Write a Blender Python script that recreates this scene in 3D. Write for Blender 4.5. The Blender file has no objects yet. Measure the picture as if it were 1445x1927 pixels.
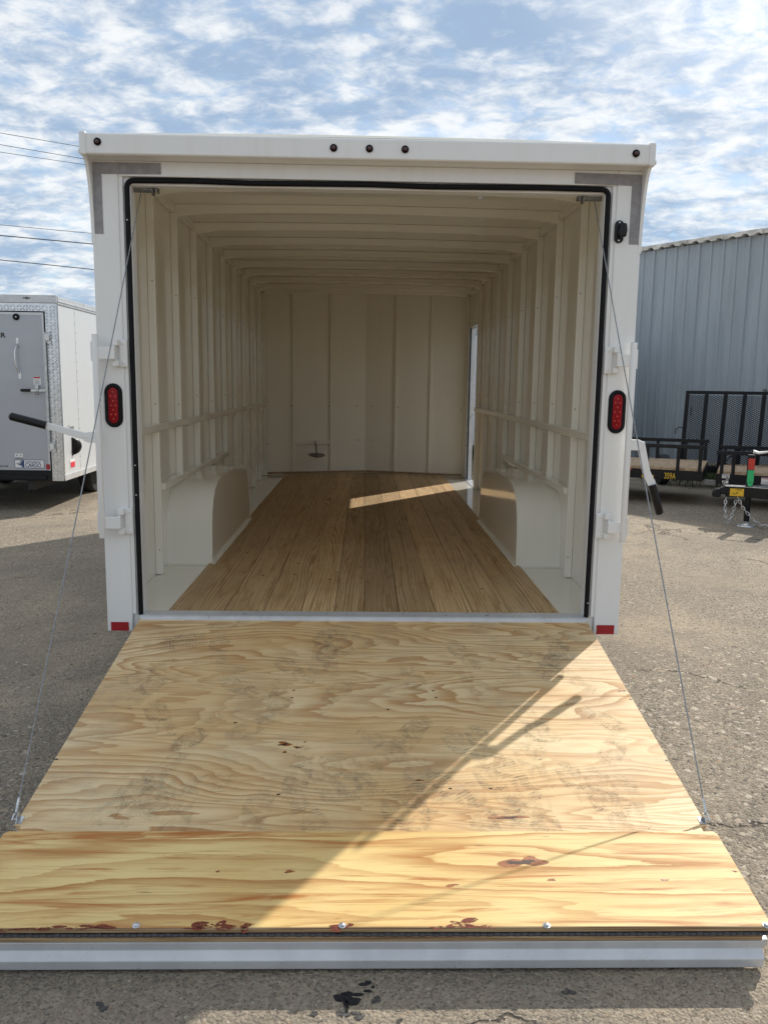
import bpy, bmesh, math, random
import numpy as np
from mathutils import Vector, Matrix

R = math.radians
S = bpy.context.scene
COL = S.collection
rnd = random.Random(11)

# ------------------------------------------------------------------ camera
W_PX, H_PX, F_PX = 1445.0, 1927.0, 1567.3
CAM = Vector((-0.0134, -4.0429, 1.5904))
YAW, PITCH, ROLL = 0.0251, 0.1538, 0.0137
fwd = Vector((math.sin(YAW)*math.cos(PITCH), math.cos(YAW)*math.cos(PITCH), -math.sin(PITCH)))
right0 = Vector((math.cos(YAW), -math.sin(YAW), 0))
up0 = right0.cross(fwd)
rt = math.cos(ROLL)*right0 + math.sin(ROLL)*up0
upv = -math.sin(ROLL)*right0 + math.cos(ROLL)*up0
cd = bpy.data.cameras.new('camera')
cam = bpy.data.objects.new('camera', cd)
COL.objects.link(cam)
cam.matrix_world = Matrix(((rt.x, upv.x, -fwd.x, CAM.x), (rt.y, upv.y, -fwd.y, CAM.y), (rt.z, upv.z, -fwd.z, CAM.z), (0, 0, 0, 1)))
cd.sensor_fit = 'VERTICAL'
cd.sensor_height = 24.0
cd.lens = 24.0*F_PX/H_PX
cd.clip_start = 0.05
cd.clip_end = 3000
S.camera = cam

def ray(px, py):
    return (fwd*F_PX + rt*(px-W_PX/2) + upv*(H_PX/2-py)).normalized()
def on_z(px, py, z):
    v = ray(px, py); return CAM + v*((z-CAM.z)/v.z)
def on_y(px, py, y):
    v = ray(px, py); return CAM + v*((y-CAM.y)/v.y)

# ------------------------------------------------------------------ light
SUN_EL, SUN_AZ = R(38.0), math.atan2(0.62, 0.785)
sun_dir = Vector((math.sin(SUN_AZ)*math.cos(SUN_EL), math.cos(SUN_AZ)*math.cos(SUN_EL), math.sin(SUN_EL)))
sl = bpy.data.lights.new('sun', 'SUN')
sl.energy = 3.65
sl.angle = R(0.55)
sl.color = (1.0, 0.945, 0.86)
so = bpy.data.objects.new('sun', sl)
COL.objects.link(so)
so.rotation_euler = (-sun_dir).to_track_quat('-Z', 'Y').to_euler()
so.location = (6, 8, 12)

S.view_settings.view_transform = 'Standard'
S.view_settings.look = 'None'
S.view_settings.exposure = 0.40
S.view_settings.gamma = 1.0
S.view_settings.use_curve_mapping = False
S.cycles.use_denoising = True
S.cycles.max_bounces = 10
S.cycles.diffuse_bounces = 7
S.cycles.glossy_bounces = 4
S.cycles.transparent_max_bounces = 24
S.cycles.sample_clamp_indirect = 6.0


class NT:
    """tiny helper for node trees"""
    def __init__(self, tree):
        self.t = tree; tree.nodes.clear()
    def n(self, typ, ins=None, **props):
        nd = self.t.nodes.new(typ)
        for k, v in props.items(): setattr(nd, k, v)
        for k, v in (ins or {}).items():
            s = nd.inputs[k]
            if isinstance(v, bpy.types.NodeSocket): self.t.links.new(v, s)
            else: s.default_value = v
        return nd
    def m(self, op, a, b=None, c=None, clamp=False):
        nd = self.t.nodes.new('ShaderNodeMath'); nd.operation = op; nd.use_clamp = clamp
        for i, v in enumerate((a, b, c)):
            if v is None: continue
            if isinstance(v, bpy.types.NodeSocket): self.t.links.new(v, nd.inputs[i])
            else: nd.inputs[i].default_value = v
        return nd.outputs[0]
    def mix(self, fac, a, b, blend='MIX'):
        nd = self.t.nodes.new('ShaderNodeMix'); nd.data_type = 'RGBA'; nd.blend_type = blend
        for s, v in ((nd.inputs[0], fac), (nd.inputs[6], a), (nd.inputs[7], b)):
            if isinstance(v, bpy.types.NodeSocket): self.t.links.new(v, s)
            elif isinstance(v, (int, float)): s.default_value = v
            else: s.default_value = tuple(v) + ((1,) if len(v) == 3 else ())
        return nd.outputs[2]
    def ramp(self, fac, stops, interp='LINEAR'):
        nd = self.t.nodes.new('ShaderNodeValToRGB'); cr = nd.color_ramp; cr.interpolation = interp
        while len(cr.elements) < len(stops): cr.elements.new(0.5)
        for e, (p, c) in zip(cr.elements, stops):
            e.position = p
            e.color = (c, c, c, 1) if isinstance(c, (int, float)) else tuple(c) + (1,)
        self.t.links.new(fac, nd.inputs[0])
        return nd.outputs[0]
    def noise(self, vec, scale, detail=3.0, rough=0.5, dist=0.0):
        return self.n('ShaderNodeTexNoise', {'Vector': vec, 'Scale': scale, 'Detail': detail, 'Roughness': rough, 'Distortion': dist}).outputs[0]
    def map(self, vec, scale=(1, 1, 1), loc=(0, 0, 0), rot=(0, 0, 0)):
        return self.n('ShaderNodeMapping', {'Vector': vec, 'Scale': scale, 'Location': loc, 'Rotation': rot}).outputs[0]
    def smooth(self, v, a, b):
        nd = self.n('ShaderNodeMapRange', {'Value': v, 'From Min': a, 'From Max': b}); nd.interpolation_type = 'SMOOTHSTEP'
        return nd.outputs[0]

# ------------------------------------------------------------------ world
wd = bpy.data.worlds.new('World'); S.world = wd; wd.use_nodes = True
k = NT(wd.node_tree)
sky = k.n('ShaderNodeTexSky', sky_type='NISHITA', sun_disc=False, sun_elevation=SUN_EL, sun_rotation=SUN_AZ,
          air_density=1.0, dust_density=0.15, ozone_density=1.2, altitude=50.0)
tc = k.n('ShaderNodeTexCoord').outputs['Generated']
sx = k.n('ShaderNodeSeparateXYZ', {0: tc})
zc = k.m('MAXIMUM', k.m('ADD', sx.outputs[2], 0.20), 0.02)
cv = k.n('ShaderNodeCombineXYZ', {0: k.m('DIVIDE', sx.outputs[0], zc), 1: k.m('DIVIDE', sx.outputs[1], zc), 2: 0.0}).outputs[0]
cvr = k.map(cv, rot=(0, 0, R(24)), scale=(1.0, 1.2, 1.0), loc=(3.1, 1.7, 0))
big = k.noise(cvr, 1.3, 3.0, 0.55, 0.3)
puff = k.noise(cvr, 12.0, 7.0, 0.62, 0.3)
lump = k.noise(k.map(cvr, loc=(7.7, 2.2, 0)), 4.6, 5.0, 0.58, 0.3)
dens = k.m('ADD', k.m('ADD', k.m('MULTIPLY', big, 0.40), k.m('MULTIPLY', puff, 0.75)), k.m('MULTIPLY', lump, 0.35))
mask = k.smooth(dens, 0.46, 0.80)
thick = k.smooth(k.m('ADD', k.m('ADD', k.m('MULTIPLY', lump, 0.55), k.m('MULTIPLY', puff, -0.45)), k.m('MULTIPLY', big, 0.35)), 0.12, 0.34)
ccol = k.mix(thick, (7.0, 7.1, 7.1), (2.6, 3.5, 4.8))
sunv = k.n('ShaderNodeVectorMath', {0: tc, 1: tuple(sun_dir)}, operation='DOT_PRODUCT').outputs['Value']
glow = k.smooth(sunv, 0.86, 1.0)
ccol = k.mix(k.m('MULTIPLY', glow, 0.6), ccol, (12.5, 12.2, 11.6))
hz = k.m('POWER', k.m('SUBTRACT', 1.0, k.m('MAXIMUM', sx.outputs[2], 0.0)), 9.0)
skyc = k.mix(k.m('ADD', 0.34, k.m('MULTIPLY', hz, 0.22)), sky.outputs[0], (4.2, 5.3, 6.4))
fin = k.mix(k.m('MULTIPLY', mask, 0.90), skyc, ccol)
bg = k.n('ShaderNodeBackground', {'Color': fin, 'Strength': 0.107})
ow = k.n('ShaderNodeOutputWorld', {'Surface': bg.outputs[0]})

# ------------------------------------------------------------------ materials
MATS = {}
def newmat(name):
    m = bpy.data.materials.new(name); m.use_nodes = True
    MATS[name] = m
    return m, NT(m.node_tree)
def finish(k, col, rough=0.5, metal=0.0, bump=None, bstr=0.3, bdist=0.01, coat=0.0, spec=0.5, alpha=None, emis=None):
    p = k.n('ShaderNodeBsdfPrincipled')
    def s(key, v):
        if isinstance(v, bpy.types.NodeSocket): k.t.links.new(v, p.inputs[key])
        elif isinstance(v, tuple): p.inputs[key].default_value = v + ((1,) if len(v) == 3 else ())
        else: p.inputs[key].default_value = v
    s('Base Color', col); s('Roughness', rough); s('Metallic', metal); s('Coat Weight', coat); s('Specular IOR Level', spec)
    if alpha is not None: s('Alpha', alpha)
    if bump is not None:
        b = k.n('ShaderNodeBump', {'Height': bump, 'Strength': bstr, 'Distance': bdist})
        k.t.links.new(b.outputs[0], p.inputs['Normal'])
    k.n('ShaderNodeOutputMaterial', {'Surface': p.outputs[0]})
    return p

def simple(name, col, rough=0.5, metal=0.0, var=0.12, scale=9.0, bstr=0.0, bscale=60.0, coat=0.0, spec=0.5):
    m, k = newmat(name)
    co = k.n('ShaderNodeTexCoord').outputs['Object']
    nz = k.noise(co, scale, 4.0, 0.6)
    dark = tuple(c*(1-var) for c in col); lite = tuple(min(1, c*(1+var*0.6)) for c in col)
    c = k.mix(k.smooth(nz, 0.3, 0.7), dark, lite)
    rg = k.m('ADD', k.m('MULTIPLY', k.noise(co, scale*2.3, 3.0), 0.18), rough-0.09)
    bump = k.noise(co, bscale, 3.0) if bstr > 0 else None
    finish(k, c, rg, metal, bump, bstr, 0.002, coat, spec)
    return m

def paint(name, col, rough, wav, coat, dust):
    """glossy sheet-metal paint: faint oil-canning, dust"""
    m, k = newmat(name)
    co = k.n('ShaderNodeTexCoord').outputs['Object']
    wave = k.noise(co, 2.6, 2.0, 0.5)
    fine = k.noise(co, 160.0, 2.0, 0.5)
    streak = k.noise(k.map(co, scale=(14, 14, 1.1)), 1.0, 4.0, 0.6)
    c = k.mix(k.m('MULTIPLY', k.smooth(streak, 0.45, 0.8), dust), col, tuple(x*y for x, y in zip(col, (0.80, 0.76, 0.68))))
    spk = k.m('MULTIPLY', k.smooth(k.noise(co, 75.0, 2.0, 0.5), 0.74, 0.80), dust)
    c = k.mix(spk, c, tuple(x*0.45 for x in col))
    rg = k.m('ADD', rough, k.m('MULTIPLY', k.smooth(streak, 0.4, 0.8), 0.06))
    b = k.m('ADD', k.m('MULTIPLY', wave, wav), k.m('MULTIPLY', fine, 0.012))
    finish(k, c, rg, 0.0, b, 0.5, 0.03, coat)
    return m

paint('paint_out', (0.78, 0.78, 0.765), 0.32, 0.06, 0.2, 0.3)
paint('paint_in', (0.885, 0.855, 0.755), 0.07, 0.10, 0.5, 0.12)
paint('paint_white', (0.60, 0.62, 0.635), 0.28, 0.16, 0.3, 0.06)
paint('paint_silver', (0.40, 0.42, 0.46), 0.16, 0.55, 0.6, 0.05)
simple('alu', (0.66, 0.68, 0.71), 0.24, 0.95, 0.12, 14)
simple('alu_white', (0.60, 0.615, 0.63), 0.30, 0.25, 0.10, 8, coat=0.3)
simple('zinc', (0.62, 0.64, 0.66), 0.36, 0.9, 0.25, 40)
simple('steel_grey', (0.20, 0.20, 0.20), 0.45, 0.6, 0.25, 40)
simple('hinge_dark', (0.075, 0.075, 0.08), 0.42, 0.55, 0.4, 55)
simple('cable', (0.30, 0.31, 0.32), 0.4, 0.8, 0.3, 90)
simple('rubber', (0.005, 0.005, 0.007), 0.55, 0.0, 0.3, 30, spec=0.2)
simple('rubber_matte', (0.022, 0.022, 0.024), 0.75, 0.0, 0.3, 30, 0.2, 120)
simple('plastic_black', (0.005, 0.005, 0.006), 0.36, 0.0, 0.2, 20, spec=0.35)
simple('black_paint', (0.006, 0.007, 0.010), 0.42, 0.0, 0.4, 12, spec=0.3)
simple('tape_grey', (0.285, 0.275, 0.285), 0.75, 0.0, 0.16, 26, 0.15, 200)
simple('lens_red', (0.27, 0.002, 0.008), 0.3, 0.0, 0.3, 120, 0.12, 260, spec=0.25)
simple('lens_dark', (0.05, 0.006, 0.008), 0.14, 0.0, 0.25, 60, coat=0.6)
simple('led', (0.85, 0.10, 0.06), 0.25, 0.0, 0.1, 60)
simple('reflector_red', (0.36, 0.008, 0.014), 0.35, 0.0, 0.12, 60, 0.3, 500)
simple('red_bright', (0.75, 0.03, 0.06), 0.35, 0.0, 0.2, 20)
simple('amber', (0.75, 0.20, 0.03), 0.3, 0.0, 0.2, 30)
simple('sticker_white', (0.78, 0.78, 0.76), 0.45, 0.0, 0.05, 30)
simple('sticker_yellow', (0.72, 0.44, 0.02), 0.45, 0.0, 0.1, 30)
simple('sticker_red', (0.50, 0.04, 0.02), 0.45, 0.0, 0.1, 30)
simple('sticker_green', (0.03, 0.45, 0.16), 0.45, 0.0, 0.1, 30)
simple('ink_blue', (0.025, 0.05, 0.16), 0.45, 0.0, 0.1, 30)
simple('ink_black', (0.012, 0.012, 0.013), 0.45, 0.0, 0.1, 30)
simple('ink_grey', (0.22, 0.22, 0.23), 0.5, 0.0, 0.1, 30)
simple('wheel_steel', (0.55, 0.55, 0.56), 0.4, 0.4, 0.2, 20)
simple('undercoat', (0.02, 0.02, 0.02), 0.7, 0.0, 0.4, 9)
simple('deck_wood', (0.42, 0.30, 0.19), 0.75, 0.0, 0.35, 16, 0.3, 90)
simple('wire', (0.03, 0.03, 0.035), 0.6, 0.0, 0.2, 10)
simple('roof_metal', (0.64, 0.60, 0.54), 0.45, 0.3, 0.35, 5)

simple('resin', (0.055, 0.020, 0.009), 0.45, 0.0, 0.5, 120)
simple('resin_edge', (0.33, 0.11, 0.028), 0.5, 0.0, 0.4, 120)
simple('screw_dark', (0.03, 0.026, 0.022), 0.5, 0.4, 0.3, 90)


# building siding
m, k = newmat('siding')
co = k.n('ShaderNodeTexCoord').outputs['Object']
str_ = k.noise(k.map(co, scale=(7, 7, 0.5)), 1.0, 5.0, 0.6)
gr = k.noise(co, 0.8, 4.0, 0.6)
c = k.mix(k.smooth(str_, 0.35, 0.75), (0.39, 0.435, 0.465), (0.31, 0.35, 0.385))
c = k.mix(k.m('MULTIPLY', k.smooth(gr, 0.5, 0.75), 0.3), c, (0.25, 0.27, 0.28))
finish(k, c, 0.5, 0.0, k.noise(co, 1.3, 2.0), 0.25, 0.03)

# wood ---------------------------------------------------------------
def wood(name, axis, K, J, along, across, pale, mid, dark, fib=0.35, dirt=0.0, rough=0.55, perobj=True, dist=0.35, knots=0.0, lines=(0.55, 0.86, 0.96), streak=0.0):
    m, k = newmat(name)
    co = k.n('ShaderNodeTexCoord').outputs['Object']
    if perobj:
        rn = k.n('ShaderNodeObjectInfo').outputs['Random']
        off = k.n('ShaderNodeCombineXYZ', {0: k.m('MULTIPLY', rn, 37.0), 1: k.m('MULTIPLY', rn, 91.0), 2: 0.0}).outputs[0]
        co2 = k.n('ShaderNodeVectorMath', {0: co, 1: off}, operation='ADD').outputs[0]
    else:
        rn = None; co2 = co
    def sc(a, b): return (a, b, b) if axis == 'X' else (b, a, b)
    h = k.noise(k.map(co2, scale=sc(along, across)), 1.0, 3.6, 0.45, dist)
    wob = k.noise(k.map(co2, scale=sc(along*9, across*8)), 1.0, 5.0, 0.6)
    sep = k.n('ShaderNodeSeparateXYZ', {0: co2})
    acr = sep.outputs[1] if axis == 'X' else sep.outputs[0]
    low = k.noise(k.map(co2, scale=sc(0.5, 1.1), loc=(8, 3, 0)), 1.0, 1.0, 0.5)
    Kv = k.m('MULTIPLY', k.m('ADD', 0.35, k.m('MULTIPLY', low, 1.3)), K)
    v = k.m('ADD', k.m('ADD', k.m('MULTIPLY', h, Kv), k.m('MULTIPLY', acr, J)), k.m('MULTIPLY', wob, 0.85))
    fr = k.m('FRACT', v)
    ring = k.ramp(fr, [(0.0, 0.0), (lines[0], 0.12), (lines[1], 0.85), (lines[2], 1.0), (1.0, 0.0)])
    # each ring its own strength
    rk = k.n('ShaderNodeTexWhiteNoise', {'W': k.m('FLOOR', v)}, noise_dimensions='1D').outputs[0]
    ring = k.m('MULTIPLY', ring, k.m('ADD', 0.45, k.m('MULTIPLY', rk, 0.55)))
    patch = k.noise(k.map(co2, scale=sc(0.9, 2.2), loc=(4, 9, 1)), 1.3, 3.0, 0.6)
    base = k.mix(k.smooth(patch, 0.32, 0.70), pale, mid)
    c = k.mix(ring, base, dark)
    if streak > 0:
        sk1 = k.noise(k.map(co2, scale=sc(1.9, 27.0), loc=(5, 2, 0)), 1.0, 5.0, 0.6, 0.9)
        c = k.mix(k.m('MULTIPLY', k.smooth(sk1, 0.50, 0.70), streak), c, tuple(x*y for x, y in zip(dark, (1.0, 0.85, 0.7))))
    fb = k.noise(k.map(co2, scale=sc(5.0, 190.0)), 1.0, 3.0, 0.65)
    c = k.mix(k.m('MULTIPLY', k.smooth(fb, 0.50, 0.78), fib), c, tuple(x*0.55 for x in dark))
    pore = k.noise(k.map(co2, scale=sc(9.0, 75.0), loc=(2, 3, 0)), 1.0, 2.0, 0.5)
    c = k.mix(k.m('MULTIPLY', k.smooth(pore, 0.70, 0.78), 0.5), c, (0.10, 0.055, 0.025))
    if knots > 0:
        vo = k.n('ShaderNodeTexVoronoi', {'Vector': k.map(co2, scale=sc(4.5, 6.5)), 'Scale': 1.0, 'Randomness': 1.0})
        kk = k.smooth(vo.outputs['Distance'], 0.085, 0.05)
        c = k.mix(k.m('MULTIPLY', kk, knots), c, (0.07, 0.032, 0.014))
    if dirt > 0:
        d1 = k.noise(k.map(co, scale=(2.1, 2.6, 2)), 1.2, 6.0, 0.68, 0.5)
        d2 = k.noise(co, 26.0, 4.0, 0.7)
        dm = k.m('MULTIPLY', k.smooth(d1, 0.44, 0.76), k.m('ADD', 0.35, k.m('MULTIPLY', k.smooth(d2, 0.35, 0.7), 0.65)))
        c = k.mix(k.m('MULTIPLY', dm, dirt), c, (0.25, 0.22, 0.175))
    if rn is not None:
        c = k.mix(1.0, c, k.n('ShaderNodeCombineColor', {0: k.m('ADD', 0.70, k.m('MULTIPLY', rn, 0.44)), 1: k.m('ADD', 0.69, k.m('MULTIPLY', rn, 0.43)), 2: k.m('ADD', 0.68, k.m('MULTIPLY', rn, 0.40))}).outputs[0], 'MULTIPLY')
    bh = k.m('SUBTRACT', k.m('MULTIPLY', fb, 0.4), k.m('MULTIPLY', ring, 0.5))
    finish(k, c, k.m('ADD', rough, k.m('MULTIPLY', ring, 0.1)), 0.0, bh, 0.35, 0.0015, 0.0, 0.35)
    return m

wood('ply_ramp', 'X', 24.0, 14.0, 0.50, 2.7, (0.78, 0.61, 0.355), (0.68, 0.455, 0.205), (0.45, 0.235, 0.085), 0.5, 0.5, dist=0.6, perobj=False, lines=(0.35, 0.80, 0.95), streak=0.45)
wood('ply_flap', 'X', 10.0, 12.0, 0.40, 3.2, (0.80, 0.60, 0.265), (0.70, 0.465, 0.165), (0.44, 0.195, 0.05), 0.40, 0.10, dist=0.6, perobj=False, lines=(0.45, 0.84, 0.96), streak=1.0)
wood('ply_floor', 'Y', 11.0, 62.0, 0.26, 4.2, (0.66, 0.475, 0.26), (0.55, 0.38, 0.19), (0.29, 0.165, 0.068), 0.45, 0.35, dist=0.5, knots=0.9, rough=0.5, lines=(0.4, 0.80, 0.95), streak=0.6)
m, k = newmat('ply_edge')
co = k.n('ShaderNodeTexCoord').outputs['Object']
st = k.noise(k.map(co, scale=(3, 40, 260)), 1.0, 3.0, 0.6, 0.2)
gp = k.smooth(k.noise(k.map(co, scale=(2.2, 30, 130), loc=(1, 5, 2)), 1.0, 2.0, 0.5), 0.68, 0.74)
c = k.ramp(st, [(0.3, (0.16, 0.085, 0.04)), (0.5, (0.38, 0.25, 0.13)), (0.7, (0.55, 0.42, 0.26))])
c = k.mix(gp, c, (0.02, 0.012, 0.008))
finish(k, c, 0.7, 0.0, st, 0.4, 0.002)

# dirt decals: boot prints
def printmat(name, col, amount):
    m, k = newmat(name)
    co = k.n('ShaderNodeTexCoord').outputs['Object']
    a = k.noise(co, 14.0, 4.0, 0.65); b = k.noise(co, 42.0, 4.0, 0.65)
    al = k.m('MULTIPLY', k.m('MULTIPLY', k.smooth(a, 0.38, 0.64), k.smooth(b, 0.30, 0.62)), amount)
    finish(k, col, 0.8, alpha=al, spec=0.2)
printmat('print_dark', (0.15, 0.132, 0.105), 0.32)
printmat('print_smudge', (0.30, 0.26, 0.19), 0.13)
printmat('print_pale', (0.27, 0.235, 0.175), 0.27)

def stain(name, col, rough, lo, hi, sc_):
    m, k = newmat(name)
    co = k.n('ShaderNodeTexCoord').outputs['Object']
    co = k.map(co, scale=(0.45, 1, 1)); a = k.noise(co, sc_, 5.0, 0.7); b = k.noise(co, sc_*4, 3.0, 0.6)
    al = k.smooth(k.m('ADD', k.m('MULTIPLY', a, 0.7), k.m('MULTIPLY', b, 0.3)), lo, hi)
    finish(k, k.mix(b, tuple(x*0.6 for x in col), tuple(x*1.3 for x in col)), rough, alpha=al, spec=0.3)
stain('smear', (0.19, 0.042, 0.022), 0.6, 0.40, 0.54, 42.0)
stain('tar', (0.014, 0.014, 0.016), 0.35, 0.30, 0.46, 60.0)
stain('tar_dull', (0.08, 0.078, 0.076), 0.75, 0.38, 0.60, 70.0)

# ground
m, k = newmat('ground')
co = k.n('ShaderNodeTexCoord').outputs['Object']
big = k.noise(co, 0.55, 6.0, 0.62, 0.6)
mid = k.noise(co, 2.3, 5.0, 0.65)
vo = k.n('ShaderNodeTexVoronoi', {'Vector': co, 'Scale': 95.0, 'Randomness': 1.0})
vo2 = k.n('ShaderNodeTexVoronoi', {'Vector': co, 'Scale': 210.0, 'Randomness': 1.0})
fine = k.noise(co, 330.0, 3.0, 0.7)
stone = k.n('ShaderNodeSeparateColor', {0: vo.outputs['Color']})
c = k.mix(k.smooth(big, 0.35, 0.68), (0.25, 0.212, 0.168), (0.47, 0.385, 0.275))
c = k.mix(k.m('MULTIPLY', k.smooth(mid, 0.42, 0.70), 0.7), c, (0.235, 0.203, 0.164))
st_ = k.noise(co, 0.8, 6.0, 0.68, 0.8)
c = k.mix(k.m('MULTIPLY', k.smooth(st_, 0.56, 0.74), 0.45), c, (0.13, 0.115, 0.098))
c = k.mix(0.30, c, k.ramp(stone.outputs[0], [(0.0, (0.085, 0.075, 0.065)), (0.25, (0.20, 0.17, 0.14)), (0.6, (0.37, 0.315, 0.24)), (0.85, (0.54, 0.465, 0.36)), (1.0, (0.30, 0.18, 0.11))]))
sp = k.n('ShaderNodeSeparateColor', {0: vo2.outputs['Color']})
c = k.mix(k.m('MULTIPLY', k.smooth(sp.outputs[1], 0.82, 0.9), 0.55), c, (0.06, 0.052, 0.046))
# pits
pit = k.m('MULTIPLY', k.smooth(k.noise(co, 46.0, 3.0, 0.6), 0.66, 0.74), k.smooth(mid, 0.40, 0.62))
c = k.mix(k.m('MULTIPLY', pit, 0.75), c, (0.06, 0.052, 0.045))
# cracks
cn = k.n('ShaderNodeVectorMath', {0: co, 1: k.n('ShaderNodeVectorMath', {0: k.n('ShaderNodeTexNoise', {'Vector': co, 'Scale': 2.6, 'Detail': 5.0, 'Roughness': 0.65}).outputs[1], 'Scale': 0.34}, operation='SCALE').outputs[0]}, operation='ADD').outputs[0]
vc = k.n('ShaderNodeTexVoronoi', {'Vector': cn, 'Scale': 0.62, 'Randomness': 1.0}, feature='DISTANCE_TO_EDGE')
crack = k.m('MULTIPLY', k.smooth(vc.outputs[0], 0.0055, 0.0015), k.smooth(k.noise(co, 0.9, 2.0), 0.50, 0.58))
c = k.mix(k.m('MULTIPLY', crack, 0.75), c, (0.045, 0.038, 0.032))
hgt = k.m('ADD', k.m('MULTIPLY', k.m('SUBTRACT', 1.0, vo.outputs['Distance']), 0.55), k.m('MULTIPLY', fine, 0.35))
hgt = k.m('ADD', hgt, k.m('MULTIPLY', k.noise(co, 30.0, 4.0, 0.65), 1.1))
hgt = k.m('SUBTRACT', k.m('SUBTRACT', hgt, k.m('MULTIPLY', pit, 0.9)), k.m('MULTIPLY', crack, 1.5))
finish(k, c, 0.88, 0.0, hgt, 0.9, 0.014, 0.0, 0.25)

m, k = newmat('gravel')
ri = k.n('ShaderNodeNewGeometry').outputs['Random Per Island']
co = k.n('ShaderNodeTexCoord').outputs['Object']
c = k.ramp(ri, [(0.0, (0.10, 0.085, 0.07)), (0.3, (0.27, 0.226, 0.165)), (0.65, (0.38, 0.32, 0.24)), (0.9, (0.54, 0.475, 0.38)), (1.0, (0.32, 0.20, 0.13))])
c = k.mix(k.m('MULTIPLY', k.noise(co, 120.0, 3.0), 0.4), c, (0.16, 0.14, 0.115))
finish(k, c, 0.85, 0.0, k.noise(co, 260.0, 3.0), 0.4, 0.002, 0.0, 0.25)

m, k = newmat('grass')
ri = k.n('ShaderNodeNewGeometry').outputs['Random Per Island']
finish(k, k.ramp(ri, [(0.0, (0.03, 0.055, 0.015)), (0.7, (0.06, 0.10, 0.03)), (1.0, (0.17, 0.15, 0.06))]), 0.7)

# ------------------------------------------------------------------ mesh helpers
class MB:
    def __init__(self): self.v = []; self.f = []
    def add(self, vs, fs):
        o = len(self.v); self.v += [tuple(p) for p in vs]; self.f += [tuple(i+o for i in q) for q in fs]; return self
    def box(self, x0, x1, y0, y1, z0, z1, M=None):
        vs = [(x, y, z) for x in (x0, x1) for y in (y0, y1) for z in (z0, z1)]
        if M is not None: vs = [M @ Vector(p) for p in vs]
        return self.add(vs, [(0, 1, 3, 2), (4, 6, 7, 5), (0, 4, 5, 1), (2, 3, 7, 6), (0, 2, 6, 4), (1, 5, 7, 3)])
    def beam(self, a, b, w, h, upd=(0, 0, 1)):
        a = Vector(a); b = Vector(b); d = (b-a); L = d.length; d.normalize()
        u = Vector(upd); s = d.cross(u)
        if s.length < 1e-4: s = d.cross(Vector((0, 1, 0)))
        s.normalize(); u = s.cross(d)
        M = Matrix((( d.x, s.x, u.x, a.x), (d.y, s.y, u.y, a.y), (d.z, s.z, u.z, a.z), (0, 0, 0, 1)))
        return self.box(0, L, -w/2, w/2, -h/2, h/2, M)
    def prism(self, pts, axis, a0, a1, M=None):
        """pts 2D; axis X: (y,z), Y: (x,z), Z: (x,y)"""
        def P(p, t):
            q = {'X': (t, p[0], p[1]), 'Y': (p[0], t, p[1]), 'Z': (p[0], p[1], t)}[axis]
            return M @ Vector(q) if M is not None else q
        n = len(pts)
        vs = [P(p, a0) for p in pts] + [P(p, a1) for p in pts]
        fs = [tuple(range(n-1, -1, -1)), tuple(range(n, 2*n))] + [(i, (i+1) % n, n+(i+1) % n, n+i) for i in range(n)]
        return self.add(vs, fs)
    def tube(self, pts, r, n=10, closed=False):
        pts = [Vector(p) for p in pts]; rings = []; m_ = len(pts)
        ref = None
        for i, p in enumerate(pts):
            if closed: d = pts[(i+1) % m_]-pts[i-1]
            else: d = pts[min(i+1, m_-1)]-pts[max(i-1, 0)]
            d.normalize()
            if ref is None:
                ref = Vector((0, 0, 1)) if abs(d.z) < 0.9 else Vector((0, 1, 0))
            s = d.cross(ref); s.normalize(); u = s.cross(d); ref = u
            rr = r[i] if isinstance(r, (list, tuple)) else r
            rings.append([p + s*(rr*math.cos(2*math.pi*j/n)) + u*(rr*math.sin(2*math.pi*j/n)) for j in range(n)])
        vs = [q for g in rings for q in g]; fs = []
        for i in range(m_ if closed else m_-1):
            a = i*n; b = ((i+1) % m_)*n
            fs += [(a+j, a+(j+1) % n, b+(j+1) % n, b+j) for j in range(n)]
        if not closed:
            fs += [tuple(range(n-1, -1, -1)), tuple(range((m_-1)*n, m_*n))]
        return self.add(vs, fs)
    def cyl(self, a, b, r, n=14): return self.tube([a, b], r, n)
    def lathe(self, prof, c, ax, n=18):
        """prof: (radius, along) ; ax direction"""
        ax = Vector(ax).normalized(); c = Vector(c)
        s = ax.cross(Vector((0, 0, 1)) if abs(ax.z) < 0.9 else Vector((0, 1, 0))).normalized(); u = s.cross(ax)
        vs = [c + ax*t + (s*math.cos(2*math.pi*j/n)+u*math.sin(2*math.pi*j/n))*r for r, t in prof for j in range(n)]
        fs = []
        for i in range(len(prof)-1):
            fs += [(i*n+j, i*n+(j+1) % n, (i+1)*n+(j+1) % n, (i+1)*n+j) for j in range(n)]
        fs += [tuple(range(n-1, -1, -1)), tuple(range((len(prof)-1)*n, len(prof)*n))]
        return self.add(vs, fs)
    def build(self, name, mat, parent=None, bevel=0.0, smooth=False, seg=2, off=(0, 0, 0)):
        me = bpy.data.meshes.new(name)
        me.from_pydata([(p[0]+off[0], p[1]+off[1], p[2]+off[2]) for p in self.v], [], self.f)
        bm = bmesh.new(); bm.from_mesh(me)
        bmesh.ops.recalc_face_normals(bm, faces=bm.faces)
        if bevel > 0:
            ed = [e for e in bm.edges if e.is_manifold and e.calc_face_angle(0) > R(28)]
            bmesh.ops.bevel(bm, geom=ed, offset=bevel, segments=seg, profile=0.5, affect='EDGES', clamp_overlap=True)
        if smooth:
            for f in bm.faces: f.smooth = True
            for e in bm.edges:
                if e.is_manifold and e.calc_face_angle(0) > R(38): e.smooth = False
        bm.to_mesh(me); bm.free()
        me.materials.append(MATS[mat])
        o = bpy.data.objects.new(name, me); COL.objects.link(o)
        if parent is not None: o.parent = parent
        return o

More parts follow.
